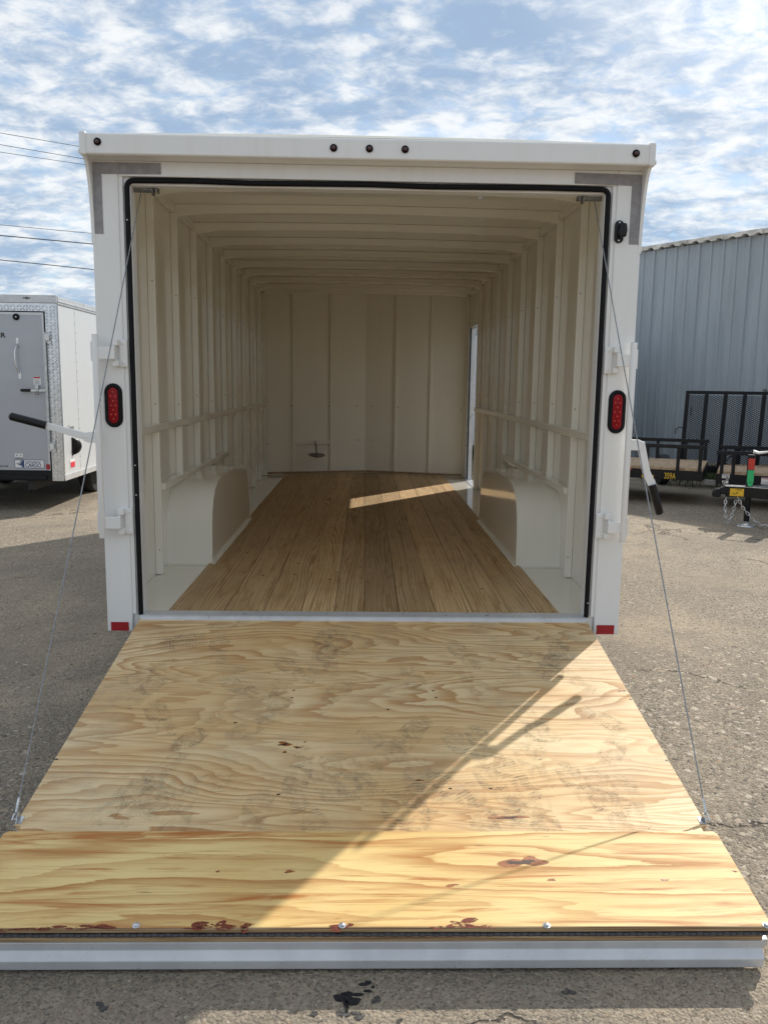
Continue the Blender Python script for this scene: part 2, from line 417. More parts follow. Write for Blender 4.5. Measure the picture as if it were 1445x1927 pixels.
def tag(o, label=None, cat=None, group=None, kind=None):
    if label: o['label'] = label
    if cat: o['category'] = cat
    if group: o['group'] = group
    if kind: o['kind'] = kind
    return o
def empty(name, loc=(0, 0, 0), rz=0.0, **kw):
    e = bpy.data.objects.new(name, None); COL.objects.link(e)
    e.location = loc; e.rotation_euler = (0, 0, rz); e.empty_display_size = 0.2
    return tag(e, **kw)
def inst(src, name, parent, loc=(0, 0, 0), rot=(0, 0, 0), scale=(1, 1, 1)):
    o = bpy.data.objects.new(name, src.data); COL.objects.link(o)
    o.parent = parent; o.location = loc; o.rotation_euler = rot; o.scale = scale
    return o
def text_mesh(name, txt, size, mat, parent, M, bold=0.0, shear=0.0, spacing=1.0, xs=1.0, thick=0.0008):
    cu = bpy.data.curves.new('tmp_text', 'FONT'); cu.body = txt; cu.size = size; cu.offset = bold*size; cu.extrude = thick
    cu.shear = shear; cu.space_character = spacing; cu.align_x = 'LEFT'
    t = bpy.data.objects.new('tmp_text', cu); COL.objects.link(t)
    dg = bpy.context.evaluated_depsgraph_get()
    me = bpy.data.meshes.new_from_object(t.evaluated_get(dg))
    bpy.data.objects.remove(t); bpy.data.curves.remove(cu)
    me.name = name; me.transform(M @ Matrix.Diagonal((xs, 1, 1, 1)))
    me.materials.clear(); me.materials.append(MATS[mat])
    o = bpy.data.objects.new(name, me); COL.objects.link(o); o.parent = parent
    return o
def frame_M(o, xdir, ydir):
    x = Vector(xdir).normalized(); y = Vector(ydir).normalized(); z = x.cross(y)
    return Matrix(((x.x, y.x, z.x, o[0]), (x.y, y.y, z.y, o[1]), (x.z, y.z, z.z, o[2]), (0, 0, 0, 1)))


# ================================================================== ground
g = MB()
g.add([(-900, -900, 0), (900, -900, 0), (900, 900, 0), (-900, 900, 0)], [(0, 1, 2, 3)])
tag(g.build('ground', 'ground'), kind='structure')

# embedded aggregate standing proud of the worn concrete: one mass nobody could count
rs = np.random.RandomState(5)
def scatter(n, x0, x1, y0, y1, smin, smax):
    x = rs.uniform(x0, x1, n); y = rs.uniform(y0, y1, n)
    f = np.sin(x*2.1+1.3*np.sin(y*1.7))*0.5+np.sin(y*2.9+x*1.1)*0.4+np.sin(x*5.3-y*4.1)*0.25
    keep = rs.uniform(-1.0, 1.0, n) < f+0.15
    keep &= ~((np.abs(x) < 1.08) & (y > -1.95) & (y < 6.5))
    x, y = x[keep], y[keep]
    return x, y, rs.uniform(smin, smax, len(x))**1.0
parts = [scatter(60000, 1.1, 3.6, -2.4, 3.5, 0.003, 0.0105), scatter(26000, -3.6, -1.1, -2.2, 4.5, 0.003, 0.010),
         scatter(26000, 2.2, 6.0, 1.5, 7.0, 0.005, 0.012), scatter(12000, -5.0, -2.4, 2.5, 7.0, 0.005, 0.012), scatter(9000, -1.4, 1.4, -2.6, -1.9, 0.0015, 0.005), scatter(3800, 1.12, 2.6, -2.3, 0.9, 0.009, 0.019), scatter(1500, -2.8, -1.15, -2.0, 1.2, 0.008, 0.016)]
X = np.concatenate([p[0] for p in parts]); Y = np.concatenate([p[1] for p in parts]); SZ = np.concatenate([p[2] for p in parts])
n = len(X)
tmpl = np.array([(1, 0, 0), (0.5, 0.8, 0), (-0.6, 0.8, 0), (-1, 0, 0), (-0.4, -0.85, 0), (0.6, -0.75, 0), (0.35, 0.1, 1), (-0.4, 0.05, 0.85)], float)
fc = np.array([(0, 1, 6), (1, 2, 7), (1, 7, 6), (2, 3, 7), (3, 4, 7), (4, 5, 6), (4, 6, 7), (5, 0, 6)])
ang = rs.uniform(0, 6.283, n); ca, sa = np.cos(ang), np.sin(ang)
J = rs.uniform(0.7, 1.3, (n, 8, 3)); T = tmpl[None]*J
ax_ = SZ[:, None]*rs.uniform(0.8, 1.6, n)[:, None]
px = T[:, :, 0]*ax_; py = T[:, :, 1]*SZ[:, None]
V = np.stack([X[:, None]+px*ca[:, None]-py*sa[:, None], Y[:, None]+px*sa[:, None]+py*ca[:, None], T[:, :, 2]*SZ[:, None]*(rs.uniform(0.35, 0.8, n)*np.where(SZ > 0.008, 0.42, 1.0))[:, None]-0.0008], 2).reshape(-1, 3)
F = (fc[None]+(np.arange(n)*8)[:, None, None]).reshape(-1, 3)
me = bpy.data.meshes.new('gravel'); me.vertices.add(len(V)); me.vertices.foreach_set('co', V.ravel())
me.loops.add(F.size); me.loops.foreach_set('vertex_index', F.ravel().astype(np.int32))
me.polygons.add(len(F)); me.polygons.foreach_set('loop_start', np.arange(0, F.size, 3, dtype=np.int32))
me.update(calc_edges=True); me.materials.append(MATS['gravel'])
go = bpy.data.objects.new('gravel', me); COL.objects.link(go)
tag(go, 'small stones standing proud of the worn concrete yard', 'gravel', kind='stuff')

def blob(cx, cy, r, seed, n=22, sx=1.0, sy=1.0, rough=0.45):
    q = random.Random(seed); ph = [q.uniform(0, 6.28) for _ in range(5)]; am = [q.uniform(0.2, 1)*rough/(i+1) for i in range(5)]
    out = []
    for j in range(n):
        a = 2*math.pi*j/n
        rr = r*(1+sum(am[i]*math.sin((i+2)*a+ph[i]) for i in range(5)))
        out.append((cx+rr*math.cos(a)*sx, cy+rr*math.sin(a)*sy))
    return out
# tar drips in front of the ramp
for i, (px_, py_, r, sxx, syy, mt) in enumerate([(654, 1882, 0.016, 1.9, 1.0, 'tar'), (662, 1872, 0.010, 2.2, 0.8, 'tar'), (652, 1894, 0.010, 0.8, 1.6, 'tar'),
        (688, 1852, 0.008, 1.6, 1.0, 'tar'), (692, 1866, 0.006, 1.8, 0.7, 'tar'), (702, 1858, 0.004, 1.0, 1.0, 'tar'), (708, 1882, 0.009, 1.4, 1.1, 'tar_dull'),
        (645, 1908, 0.012, 1.2, 1.1, 'tar_dull'), (674, 1912, 0.012, 1.3, 1.1, 'tar_dull'), (591, 1908, 0.009, 1.1, 1.1, 'tar_dull'), (192, 1895, 0.012, 1.1, 1.1, 'tar_dull'), (1070, 1868, 0.011, 1.2, 1.0, 'tar_dull'), (751, 1922, 0.007, 1.2, 1, 'tar_dull')]):
    p = on_z(px_, py_, 0.0)
    b = MB().prism(blob(0, 0, r, 40+i, 24, sxx, syy, 0.55), 'Z', 0.0012, 0.0028)
    o = b.build('tar_spot', mt); o.location = (p.x, p.y, 0)
    where = ['largest black tar blotch on the concrete in front of the ramp', 'black tar blotch joined to the right of the largest one', 'black tar drip running down from the largest blotch',
             'black tar blotch nearest the ramp edge', 'thin black tar fleck under the blotch nearest the ramp', 'tiny black tar fleck right of the blotch nearest the ramp', 'dull round tar spot right of the largest blotch, in the shade',
             'dull tar patch just below the largest blotch, in the sun', 'dull tar patch in the sun right of the patch below the largest blotch', 'dull tar ring in the sun at the left of the tar patches', 'lone dark stain on shaded concrete at the lower left', 'lone dark stain on shaded concrete at the lower right', 'small dull tar fleck at the bottom edge of the picture'][i]
    tag(o, where, 'tar spot', 'tar spots on the concrete')

# ================================================================== main enclosed trailer
OFF = (0, 0, 0.05)
TR = empty('cargo_trailer', label='large white enclosed cargo trailer with its rear ramp lowered and empty interior', cat='trailer')
def T(mb, name, mat, parent=TR, bevel=0.0, smooth=False, seg=2): return mb.build(name, mat, parent, bevel, smooth, seg, OFF)
a, wi, D, zf, zs, zt, zc_ = 1.28, 1.268, 6.47, 0.378, 0.378, 2.442, 2.642
YV = 6.86   # apex of the shallow V nose

# side walls (skins)
T(MB().box(-1.2795, -wi, 0.06, D, 0.29, 2.66), 'side_wall', 'paint_in')
rw = MB()
DY0, DY1, DZ0, DZ1 = 5.40, 6.13, 0.352, 2.20
rw.box(wi, 1.2795, 0.06, DY0, 0.29, 2.66).box(wi, 1.2795, DY1, D, 0.29, 2.66).box(wi, 1.2795, DY0, DY1, DZ1, 2.66).box(wi, 1.2795, DY0, DY1, 0.29, DZ0)
T(rw, 'side_wall', 'paint_in')
# nose panels
for s in (-1, 1):
    n_ = MB(); n_.prism([(s*wi, D), (0, YV), (0, YV+0.012), (s*1.2795, D+0.012)], 'Z', 0.29, 2.705)
    T(n_, 'nose_panel', 'paint_in')
# roof: slightly crowned skin
rf = MB(); prof = []
for i in range(13):
    x = -1.2795+2.559*i/12; prof.append((x, 2.652+0.012*math.cos(math.pi*x/2.56)))
prof += [(x, z+0.01) for x, z in reversed(prof)]
rf.prism(prof, 'Y', 0.05, D); rf.prism([(-1.2795, D), (0, YV+0.01), (1.2795, D)], 'Z', 2.652, 2.668)
T(rf, 'roof', 'paint_in')
# underfloor, frame rails
fl = MB(); fl.box(-1.266, 1.266, 0.10, D-0.002, 0.33, 0.368); fl.prism([(-wi, D), (0, YV), (wi, D)], 'Z', 0.33, 0.3685)
T(fl, 'floor', 'paint_in')
fr = MB()
for x in (-0.75, 0.75): fr.box(x-0.04, x+0.04, 0.1, D+0.25, 0.20, 0.33)
for i in range(9): fr.box(-1.2, 1.2, 0.4+i*0.7, 0.45+i*0.7, 0.27, 0.329)
fr.box(-1.10, 1.10, 0.03, 0.098, 0.26, 0.350)
fr.beam((-0.75, D+0.2, 0.27), (0, D+1.5, 0.33), 0.07, 0.1); fr.beam((0.75, D+0.2, 0.27), (0, D+1.5, 0.33), 0.07, 0.1)
T(fr, 'chassis', 'black_paint')
T(MB().cyl((0, D+1.4, -0.05), (0, D+1.4, 0.6), 0.035).box(-0.09, 0.09, D+1.31, D+1.49, -0.05, -0.035), 'tongue_jack', 'black_paint')
for s in (-1, 1):
    for yy in (1.72, 2.52):
        wp = T(MB().lathe([(0.20, -0.10), (0.325, -0.095), (0.338, -0.06), (0.338, 0.06), (0.325, 0.095), (0.20, 0.10)], (s*1.12, yy, 0.288), (s, 0, 0), 26), 'wheel', 'rubber_matte', smooth=True)
        T(MB().lathe([(0.03, 0.06), (0.12, 0.075), (0.19, 0.05), (0.20, 0.102), (0.196, 0.104)], (s*1.12, yy, 0.288), (s, 0, 0), 24), 'rim', 'wheel_steel', wp, smooth=True)
# floor boards, each its own piece
T(MB().box(-1.0025, 1.0025, 0.096, 6.35, 0.3684, 0.3692), 'subfloor', 'undercoat')
seams = [-1.004, -0.715, -0.518, -0.328, -0.156, -0.002, 0.174, 0.364, 0.557, 0.751, 0.887, 1.004]
for i in range(11):
    gp1 = (0.0022, 0.0012, 0.0024, 0.0010, 0.0020, 0.0014)[i % 6]
    x0, x1 = seams[i]+gp1, seams[i+1]-0.0012
    yy = lambda x: D + (YV-D)*(1-abs(x)/wi) - 0.05
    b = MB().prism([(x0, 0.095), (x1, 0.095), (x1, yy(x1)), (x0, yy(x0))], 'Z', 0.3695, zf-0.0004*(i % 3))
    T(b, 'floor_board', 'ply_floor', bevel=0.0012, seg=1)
for s in (-1, 1):   # raw board trim along the foot of the nose
    b = MB().prism([(s*1.24, D-0.012), (s*0.003, YV-0.012), (s*0.003, YV-0.001), (s*1.24, D-0.001)], 'Z', zf+0.001, 0.405)
    T(b, 'baseboard', 'ply_edge')
# nail heads
ns = T(MB().lathe([(0.0035, 0), (0.004, 0.0006), (0.0, 0.0008)], (0, 0, 0), (0, 0, 1), 8), 'floor_screw', 'screw_dark')
ns.location = (-0.9, 0.13, zf)
for i in range(11):
    for yy_ in (0.13, 0.72, 1.33, 1.95, 2.55, 3.2, 3.8, 4.4, 5.0, 5.6):
        for e in (0.028, 1):
            x = seams[i]+0.028 if e < 1 else seams[i+1]-0.028
            inst(ns, 'floor_screw', TR, (x+rnd.uniform(-.006, .006), yy_+rnd.uniform(-.02, .02), zf+0.0002))
# sill
T(MB().prism([(-0.025, 0.352), (-0.022, 0.378), (-0.01, 0.3855), (0.075, 0.3865), (0.094, 0.3795), (0.094, 0.352)], 'X', -1.112, 1.112), 'sill', 'alu_white', bevel=0.002)
# studs, rails, bows
ys = [0.95+0.615*i for i in range(9)]
for s in (-1, 1):
    for y in ys:
        if s > 0 and DY0-0.06 < y < DY1+0.06: continue
        zb = 0.372
        st = MB(); x0, x1 = (s*1.224, s*(wi-0.0005))
        st.prism([(min(x0, x1), y-0.02), (max(x0, x1), y-0.02), (max(x0, x1), y+0.02), (min(x0, x1), y+0.02)], 'Z', zb, 2.60)
        T(st, 'wall_stud', 'paint_in', bevel=0.005)
    yend = D-0.03 if s < 0 else DY0-0.03
    for y in ys:
        if s > 0 and DY0-0.06 < y < DY1+0.06: continue
        for zz in (0.52, 1.40, 2.1):
            T(MB().lathe([(0.0042, 0), (0.0034, 0.002), (0, 0.0028)], (s*1.2405, y-0.020, zz+rnd.uniform(-.03, .03)), (0, -1, 0), 7), 'stud_screw', 'steel_grey')
    T(MB().box(min(s*1.217, s*1.267), max(s*1.217, s*1.267), 0.10, yend, 1.238, 1.284), 'wall_rail', 'paint_in', bevel=0.005)
    T(MB().box(min(s*1.205, s*1.267), max(s*1.205, s*1.267), 0.97, 3.42, 0.885, 0.925), 'wall_rail', 'paint_in', bevel=0.005)
    T(MB().box(min(s*1.235, s*1.2675), max(s*1.235, s*1.2675), 0.09, D-0.02, 2.60, 2.654), 'top_rail', 'paint_in', bevel=0.004)
    # door-side / corner posts
    T(MB().box(min(s*1.225, s*1.2677), max(s*1.225, s*1.2677), D-0.06, D-0.015, 0.372, 2.60), 'corner_post', 'paint_in', bevel=0.004)
for y in ys + [ys[-1]+0.5]:
    bw = MB(); pr = []
    for i in range(15):
        x = -1.235+2.47*i/14; t = abs(x)/1.235
        drop = 0.0 if t < 0.9 else 0.018*((t-0.9)/0.1)**2
        pr.append((x, 2.592+0.02*math.cos(math.pi*x/2.56)-drop))
    pr += [(x, 2.6515+0.012*math.cos(math.pi*x/2.56)) for x, z in reversed(pr)]
    bw.prism(pr, 'Y', y-0.02, y+0.02); T(bw, 'roof_bow', 'paint_in', bevel=0.004)
# nose studs
def nose_y(x): return D + (YV-D)*(1-abs(x)/wi)
for x in (-0.90, -0.435, 0.385, 0.82):
    y = nose_y(x); sl_ = math.copysign(1, x)*-1*(YV-D)/wi
    T(MB().prism([(x-0.016, y-0.03-0.016*sl_), (x+0.016, y-0.03+0.016*sl_), (x+0.016, y-0.001+0.016*sl_), (x-0.016, y-0.001-0.016*sl_)], 'Z', 0.406, 2.62), 'nose_stud', 'paint_in', bevel=0.004)
xa, xb = -0.88, -0.45
T(MB().prism([(xa, nose_y(xa)-0.036), (xb, nose_y(xb)-0.036), (xb, nose_y(xb)-0.001), (xa, nose_y(xa)-0.001)], 'Z', 0.755, 0.80), 'nose_crossbar', 'paint_in', bevel=0.004)
# spare wheel carrier on the crossbar
xh = -0.635; yh = nose_y(xh)-0.037
sp_ = T(MB().tube([(xh, yh, 0.79), (xh, yh-0.03, 0.79), (xh+0.012, yh-0.06, 0.775), (xh+0.012, yh-0.06, 0.755), (xh-0.008, yh-0.06, 0.752)], 0.011, 8), 'spare_wheel_hook', 'zinc', smooth=True)
T(MB().cyl((xh+0.01, yh-0.06, 0.775), (xh+0.025, yh-0.11, 0.62), 0.010, 8), 'threaded_rod', 'steel_grey', sp_, smooth=True)
T(MB().lathe([(0.0, -0.012), (0.075, -0.004), (0.105, 0.012), (0.105, 0.016), (0.0, 0.006)], (xh+0.026, yh-0.115, 0.615), (0.05, -0.13, 0.99), 20), 'clamp_plate', 'steel_grey', sp_, smooth=True)
T(MB().lathe([(0.014, -0.02), (0.016, 0.0), (0.0, 0.004)], (xh+0.026, yh-0.12, 0.605), (0, -0.35, 0.93), 8), 'wing_nut', 'zinc', sp_)
# screw heads on the nose
b = MB().lathe([(0.007, 0), (0.006, 0.004), (0, 0.005)], (0, 0, 0), (0, -1, 0), 8)
ns2 = None
for (x, z) in [(-0.93, 1.24), (-0.47, 1.24), (-0.11, 1.24), (0.09, 1.24), (0.42, 1.235), (0.83, 1.23), (1.20, 1.22), (-0.09, 0.80), (0.08, 0.80), (0.39, 0.79), (0.83, 0.76), (-1.22, 0.76), (-0.46, 0.74)]:
    loc = (x, nose_y(x)-0.002, z+0.05)
    if ns2 is None: ns2 = b.build('panel_screw', 'screw_dark', TR); ns2.location = loc
    else: inst(ns2, 'panel_screw', TR, loc)
# wheel boxes
arch = [(1.236, 0.370), (1.244, 0.60), (1.262, 0.70), (1.30, 0.775), (1.37, 0.84), (1.48, 0.88), (1.66, 0.90), (2.25, 0.905), (2.62, 0.88), (2.82, 0.81), (2.93, 0.71), (2.985, 0.55), (3.0, 0.370)]
for s in (-1, 1):
    wb = MB().prism(arch, 'X', min(s*0.98, s*1.2675), max(s*0.98, s*1.2675))
    T(wb, 'wheel_box', 'paint_in', smooth=True)
    fl2 = MB().box(min(s*0.972, s*1.2675), max(s*0.972, s*1.2675), 1.205, 1.2355, 0.3690, 0.3722).box(min(s*0.958, s*0.9795), max(s*0.958, s*0.9795), 1.205, 3.02, 0.3785, 0.3812)
    T(fl2, 'box_flange', 'paint_in', bevel=0.001)
    ft = MB()   # rounded back of the front face meeting the wall
    ft.prism([(s*1.10, 1.238), (s*1.18, 1.19), (s*1.2675, 1.17), (s*1.2675, 1.30), (s*1.10, 1.30)], 'Z', 0.3695, 0.60)
# side door: frame, seal and leaf folded back against the outside
dfm = MB()
dfm.box(1.235, 1.31, DY1-0.002, DY1+0.035, DZ0, DZ1+0.03).box(1.235, 1.31, DY0-0.035, DY0+0.002, DZ0, DZ1+0.03).box(1.235, 1.31, DY0-0.03, DY1+0.03, DZ1, DZ1+0.03).box(1.23, 1.33, DY0, DY1, DZ0-0.01, DZ0+0.022)
T(dfm, 'door_frame', 'alu_white', bevel=0.003)
T(MB().box(1.245, 1.262, DY1-0.016, DY1-0.003, DZ0+0.03, DZ1), 'door_seal', 'rubber')
dl = T(MB().box(1.315, 1.35, DY0-0.76, DY0-0.02, DZ0+0.02, DZ1), 'side_door', 'paint_white', bevel=0.006)
T(MB().box(1.35, 1.36, DY0-0.70, DY0-0.60, 1.1, 1.25), 'door_latch', 'plastic_black', dl)

# ---- rear frame
for s in (-1, 1):
    p = MB(); xo, xi_ = s*a, s*1.155
    p.box(min(xo, xi_), max(xo, xi_), 0.0, 0.10, 0.298, 2.531)
    post = T(p, 'rear_post', 'paint_out', bevel=0.006)
    T(MB().box(min(s*1.104, s*1.1555), max(s*1.104, s*1.1555), 0.022, 0.098, 0.300, 2.47), 'door_jamb', 'paint_out', bevel=0.004)
    T(MB().box(min(s*1.136, s*1.156), max(s*1.136, s*1.156), 0.008, 0.03, 0.385, 2.466), 'jamb_lip', 'paint_out', bevel=0.003)
    # gusset sweeping up to the overhanging cap
    pts = [(0.02, 2.16), (-0.002, 2.16)]
    for i in range(11):
        t = i/10; ang_ = t*math.pi/2
        pts.append((-0.002-0.098*(1-math.cos(ang_)), 2.16+0.37*math.sin(ang_)))
    pts += [(-0.10, 2.535), (0.02, 2.535)]
    T(MB().prism(pts, 'X', min(s*1.268, s*1.2835), max(s*1.268, s*1.2835)), 'corner_gusset', 'paint_out', bevel=0.002)
    cc = MB().box(min(s*1.262, s*1.292), max(s*1.262, s*1.292), -0.106, 0.16, 2.528, 2.628)
    T(cc, 'corner_cap', 'paint_out', bevel=0.006)
    T(MB().box(min(s*1.2915, s*1.2965), max(s*1.2915, s*1.2965), -0.104, 0.16, 2.535, 2.552), 'drip_edge', 'paint_out', bevel=0.002)
T(MB().box(-1.156, 1.156, 0.002, 0.10, 2.463, 2.531), 'header', 'paint_out', bevel=0.005)
T(MB().box(-1.105, 1.105, 0.024, 0.098, 2.428, 2.466), 'header_jamb', 'paint_out', bevel=0.004)
cp = [(0.05, 2.531), (0.0, 2.531), (-0.05, 2.536), (-0.092, 2.530), (-0.1005, 2.536), (-0.102, 2.616), (-0.096, 2.6225), (0.06, 2.6225), (0.06, 2.60)]
T(MB().prism(cp, 'X', -1.263, 1.263), 'roof_cap', 'paint_out', bevel=0.003)
# sealing tape corners
T(MB().prism([(-1.278, 2.205), (-1.228, 2.206), (-1.228, 2.470), (-0.957, 2.474), (-0.957, 2.522), (-1.2655, 2.522), (-1.278, 2.49)], 'Y', -0.0018, 0.001), 'sealing_tape', 'tape_grey')
T(MB().prism([(1.276, 2.200), (1.222, 2.200), (1.222, 2.463), (0.954, 2.470), (0.954, 2.517), (1.2655, 2.513), (1.276, 2.49)], 'Y', -0.0018, 0.001), 'sealing_tape', 'tape_grey')
# opening seal (black rubber bulb)
sx_, r_ = 1.1175, 0.02
path = [(-sx_+0.002, 0.012, 0.384), (-sx_, 0.012, 1.2), (-sx_, 0.012, 2.447-0.03)]
for i in range(5):
    an = math.pi-math.pi/2*i/4; path.append((-sx_+0.03+0.03*math.cos(an), 0.012, 2.417+0.03*math.sin(an)))
for i in range(1, 8): path.append((-sx_+0.03+(2*sx_-0.06)*i/8, 0.012, 2.447+0.0025*math.sin(i*2.1)))
for i in range(5):
    an = math.pi/2-math.pi/2*i/4; path.append((sx_-0.03+0.03*math.cos(an), 0.012, 2.417+0.03*math.sin(an)))
path += [(sx_, 0.012, 1.2), (sx_-0.002, 0.012, 0.384)]
T(MB().tube(path, 0.0125, 10), 'door_seal', 'rubber', smooth=True)
for (x, z) in ((-1.1175, 2.27), (-1.117, 1.13), (-1.117, 0.985), (1.1175, 0.46)):
    T(MB().lathe([(0.004, 0), (0.003, 0.002), (0, 0.0025)], (x, -0.0005, z), (0, -1, 0), 8), 'seal_screw', 'zinc')

# marker lights
for x, z in ((-1.21, 2.583), (-0.162, 2.577), (-0.002, 2.577), (0.158, 2.577), (1.201, 2.580)):
    ml = T(MB().lathe([(0.0165, 0.0), (0.0165, 0.005), (0.013, 0.007), (0.0115, 0.004), (0, 0.004)], (x, -0.1018, z), (0, -1, 0), 20), 'marker_light', 'rubber', smooth=True)
    T(MB().lathe([(0.0115, 0.0), (0.009, 0.007), (0.004, 0.0095), (0, 0.010)], (x, -0.105, z), (0, -1, 0), 16), 'lens', 'lens_dark', ml, smooth=True)
def oval(cx, cz, hw, hh, n=10):
    pts = []
    for i in range(n+1):
        an = math.pi*i/n; pts.append((cx+hw*math.cos(an), cz+(hh-hw)+hw*math.sin(an)))
    for i in range(n+1):
        an = math.pi+math.pi*i/n; pts.append((cx+hw*math.cos(an), cz-(hh-hw)+hw*math.sin(an)))
    return pts
# tail lights
for s in (-1, 1):
    cx, cz = s*1.2095, 1.4165
    gp_ = [(cx_, -0.002, z_) for cx_, z_ in oval(cx, cz, 0.0315, 0.0935)]
    gr_ = MB().tube(gp_, 0.0115, 10, closed=True)
    gr_.prism(oval(cx, cz, 0.034, 0.096), 'Y', -0.004, 0.001)
    tl = T(gr_, 'tail_light', 'rubber', smooth=True)
    ln = T(MB().prism(oval(cx, cz, 0.0235, 0.085), 'Y', -0.0125, -0.003), 'lens', 'lens_red', tl, bevel=0.003, smooth=True)
    for (dx, dz) in ((0, .064), (-.011, .043), (.011, .043), (0, .0215), (-.011, 0), (.011, 0), (0, -.0215), (-.011, -.043), (.011, -.043), (0, -.064)):
        T(MB().lathe([(0.0034, 0), (0.0028, 0.0012), (0, 0.0016)], (cx+dx, -0.0126, cz+dz), (0, -1, 0), 8), 'led', 'led', ln)
# plate lamp, right post
pl = T(MB().prism(oval(1.172, 2.256, 0.0215, 0.052), 'Y', -0.010, 0.001), 'plate_lamp', 'plastic_black', bevel=0.003, smooth=True)
T(MB().prism([(1.162, 2.238), (1.168, 2.225), (1.198, 2.230), (1.202, 2.262), (1.197, 2.290), (1.180, 2.292), (1.167, 2.283), (1.161, 2.262)], 'Y', -0.042, -0.009), 'lamp_hood', 'plastic_black', pl, bevel=0.006, smooth=True, seg=3)
for z in (2.297, 2.216): T(MB().lathe([(0.005, 0), (0.004, 0.002), (0, 0.003)], (1.171, -0.0098, z), (0, -1, 0), 10), 'screw', 'zinc', pl)
# reflectors
T(MB().box(-1.2615, -1.174, -0.003, 0.001, 0.302, 0.3465), 'reflector', 'reflector_red', bevel=0.001)
T(MB().box(1.1685, 1.258, -0.003, 0.001, 0.299, 0.3465), 'reflector', 'reflector_red', bevel=0.001)

# cam bars with their keepers and handles
def poly_bar(mb, pts, w, y0, y1):
    """flat bar following 2D (x,z) centre line"""
    L, Rr = [], []
    for i, p in enumerate(pts):
        q0 = Vector(pts[max(i-1, 0)]); q1 = Vector(pts[min(i+1, len(pts)-1)]); d = (q1-q0).normalized(); nrm = Vector((-d.y, d.x))
        ww = w[i] if isinstance(w, (list, tuple)) else w
        L.append(Vector(p)+nrm*ww/2); Rr.append(Vector(p)-nrm*ww/2)
    mb.prism([tuple(p) for p in L]+[tuple(p) for p in reversed(Rr)], 'Y', y0, y1)
for s in (-1, 1):
    xb_ = s*(1.268 if s < 0 else 1.256)
    bar = T(MB().cyl((xb_, -0.06, 0.783), (xb_, -0.06, 1.744), 0.0155, 16), 'cam_bar', 'paint_out', bevel=0.002, smooth=True)
    T(MB().cyl((xb_, -0.06, 1.7441), (xb_, -0.06, 1.7452), 0.0125, 16), 'bar_end', 'steel_grey', bar)
    for zc0 in (1.662, 0.857):
        kp = MB()
        kp.box(min(s*1.135, s*1.172), max(s*1.135, s*1.172), -0.012, 0.001, zc0-0.064, zc0+0.064)
        kp.box(min(s*1.170, s*1.200), max(s*1.170, s*1.200), -0.040, 0.001, zc0+0.034, zc0+0.064)
        kp.box(min(s*1.170, s*1.200), max(s*1.170, s*1.200), -0.040, 0.001, zc0-0.062, zc0-0.034)
        kpo = T(kp, 'bar_keeper', 'paint_out', bevel=0.004)
        for dz in (-0.045, 0.045): T(MB().lathe([(0.008, 0), (0.007, 0.003), (0, 0.005)], (s*1.152, -0.012, zc0+dz), (0, -1, 0), 10), 'bolt', 'paint_out', kpo, smooth=True)
        arm = MB().box(min(s*1.180, s*1.262), max(s*1.180, s*1.262), -0.062, -0.045, zc0-0.030, zc0+0.028)
        arm.box(min(s*1.182, s*1.196), max(s*1.182, s*1.196), -0.050, -0.018, zc0-0.0335, zc0+0.0335)
        T(arm, 'cam_arm', 'paint_out', bevel=0.003)
        T(MB().cyl((xb_+s*0.017, -0.058, zc0-0.04), (xb_+s*0.017, -0.058, zc0+0.05), 0.006, 8), 'bar_weld', 'paint_out', bar, smooth=True)
hl = MB(); poly_bar(hl, [(-1.275, 1.268), (-1.315, 1.268), (-1.335, 1.270)], [0.05, 0.05, 0.036], -0.072, -0.050)
poly_bar(hl, [(-1.325, 1.270), (-1.40, 1.290), (-1.53, 1.325)], 0.032, -0.067, -0.055)
h_ = T(hl, 'bar_handle', 'paint_out', bevel=0.003)
T(MB().lathe([(0.006, 0), (0.005, 0.003), (0, 0.004)], (-1.322, -0.072, 1.270), (0, -1, 0), 10), 'pivot_rivet', 'paint_out', h_)
T(MB().tube([(-1.510, -0.061, 1.320), (-1.60, -0.061, 1.343), (-1.672, -0.061, 1.361), (-1.680, -0.061, 1.363)], [0.0195, 0.0195, 0.0195, 0.012], 12), 'grip', 'plastic_black', h_, smooth=True)
hr = MB(); poly_bar(hr, [(1.262, 1.262), (1.30, 1.262), (1.322, 1.255)], [0.052, 0.052, 0.044], -0.072, -0.050)
poly_bar(hr, [(1.316, 1.275), (1.328, 1.225), (1.352, 1.13), (1.392, 1.055)], 0.037, -0.067, -0.055)
h_ = T(hr, 'bar_handle', 'paint_out', bevel=0.003)
T(MB().tube([(1.383, -0.061, 1.070), (1.405, -0.061, 1.0), (1.428, -0.061, 0.932), (1.430, -0.061, 0.926)], [0.021, 0.0205, 0.020, 0.015], 12), 'grip', 'plastic_black', h_, smooth=True)

# ---- ramp door
AL = 0.1557
RD = empty('ramp_door'); RD.parent = TR; RD.location = (0, 0, 0)
RM = Matrix.Translation((0, 0, zs-0.010+0.05)) @ Matrix.Rotation(AL, 4, 'X')     # local: y negative = down the ramp, z = normal
def RT(mb, name, mat, parent=RD, bevel=0.0, smooth=False, seg=2):
    o = mb.build(name, mat, parent, bevel, smooth, seg); o.matrix_local = RM if parent is RD else Matrix.Identity(4); return o
def ramp_pt(px, py, lift=0.0):
    """pixel -> ramp-local x, y"""
    Mi = RM.inverted(); o = Mi @ CAM; v = Mi.to_3x3() @ ray(px, py); t = (lift-o.z)/v.z; q = o+v*t
    return q.x, q.y
rw_ = 1.117
y_s1 = ramp_pt(700, 1308)[1]
TH = 0.019
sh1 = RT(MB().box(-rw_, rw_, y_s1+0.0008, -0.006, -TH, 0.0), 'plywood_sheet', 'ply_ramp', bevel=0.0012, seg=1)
LR = 2.008
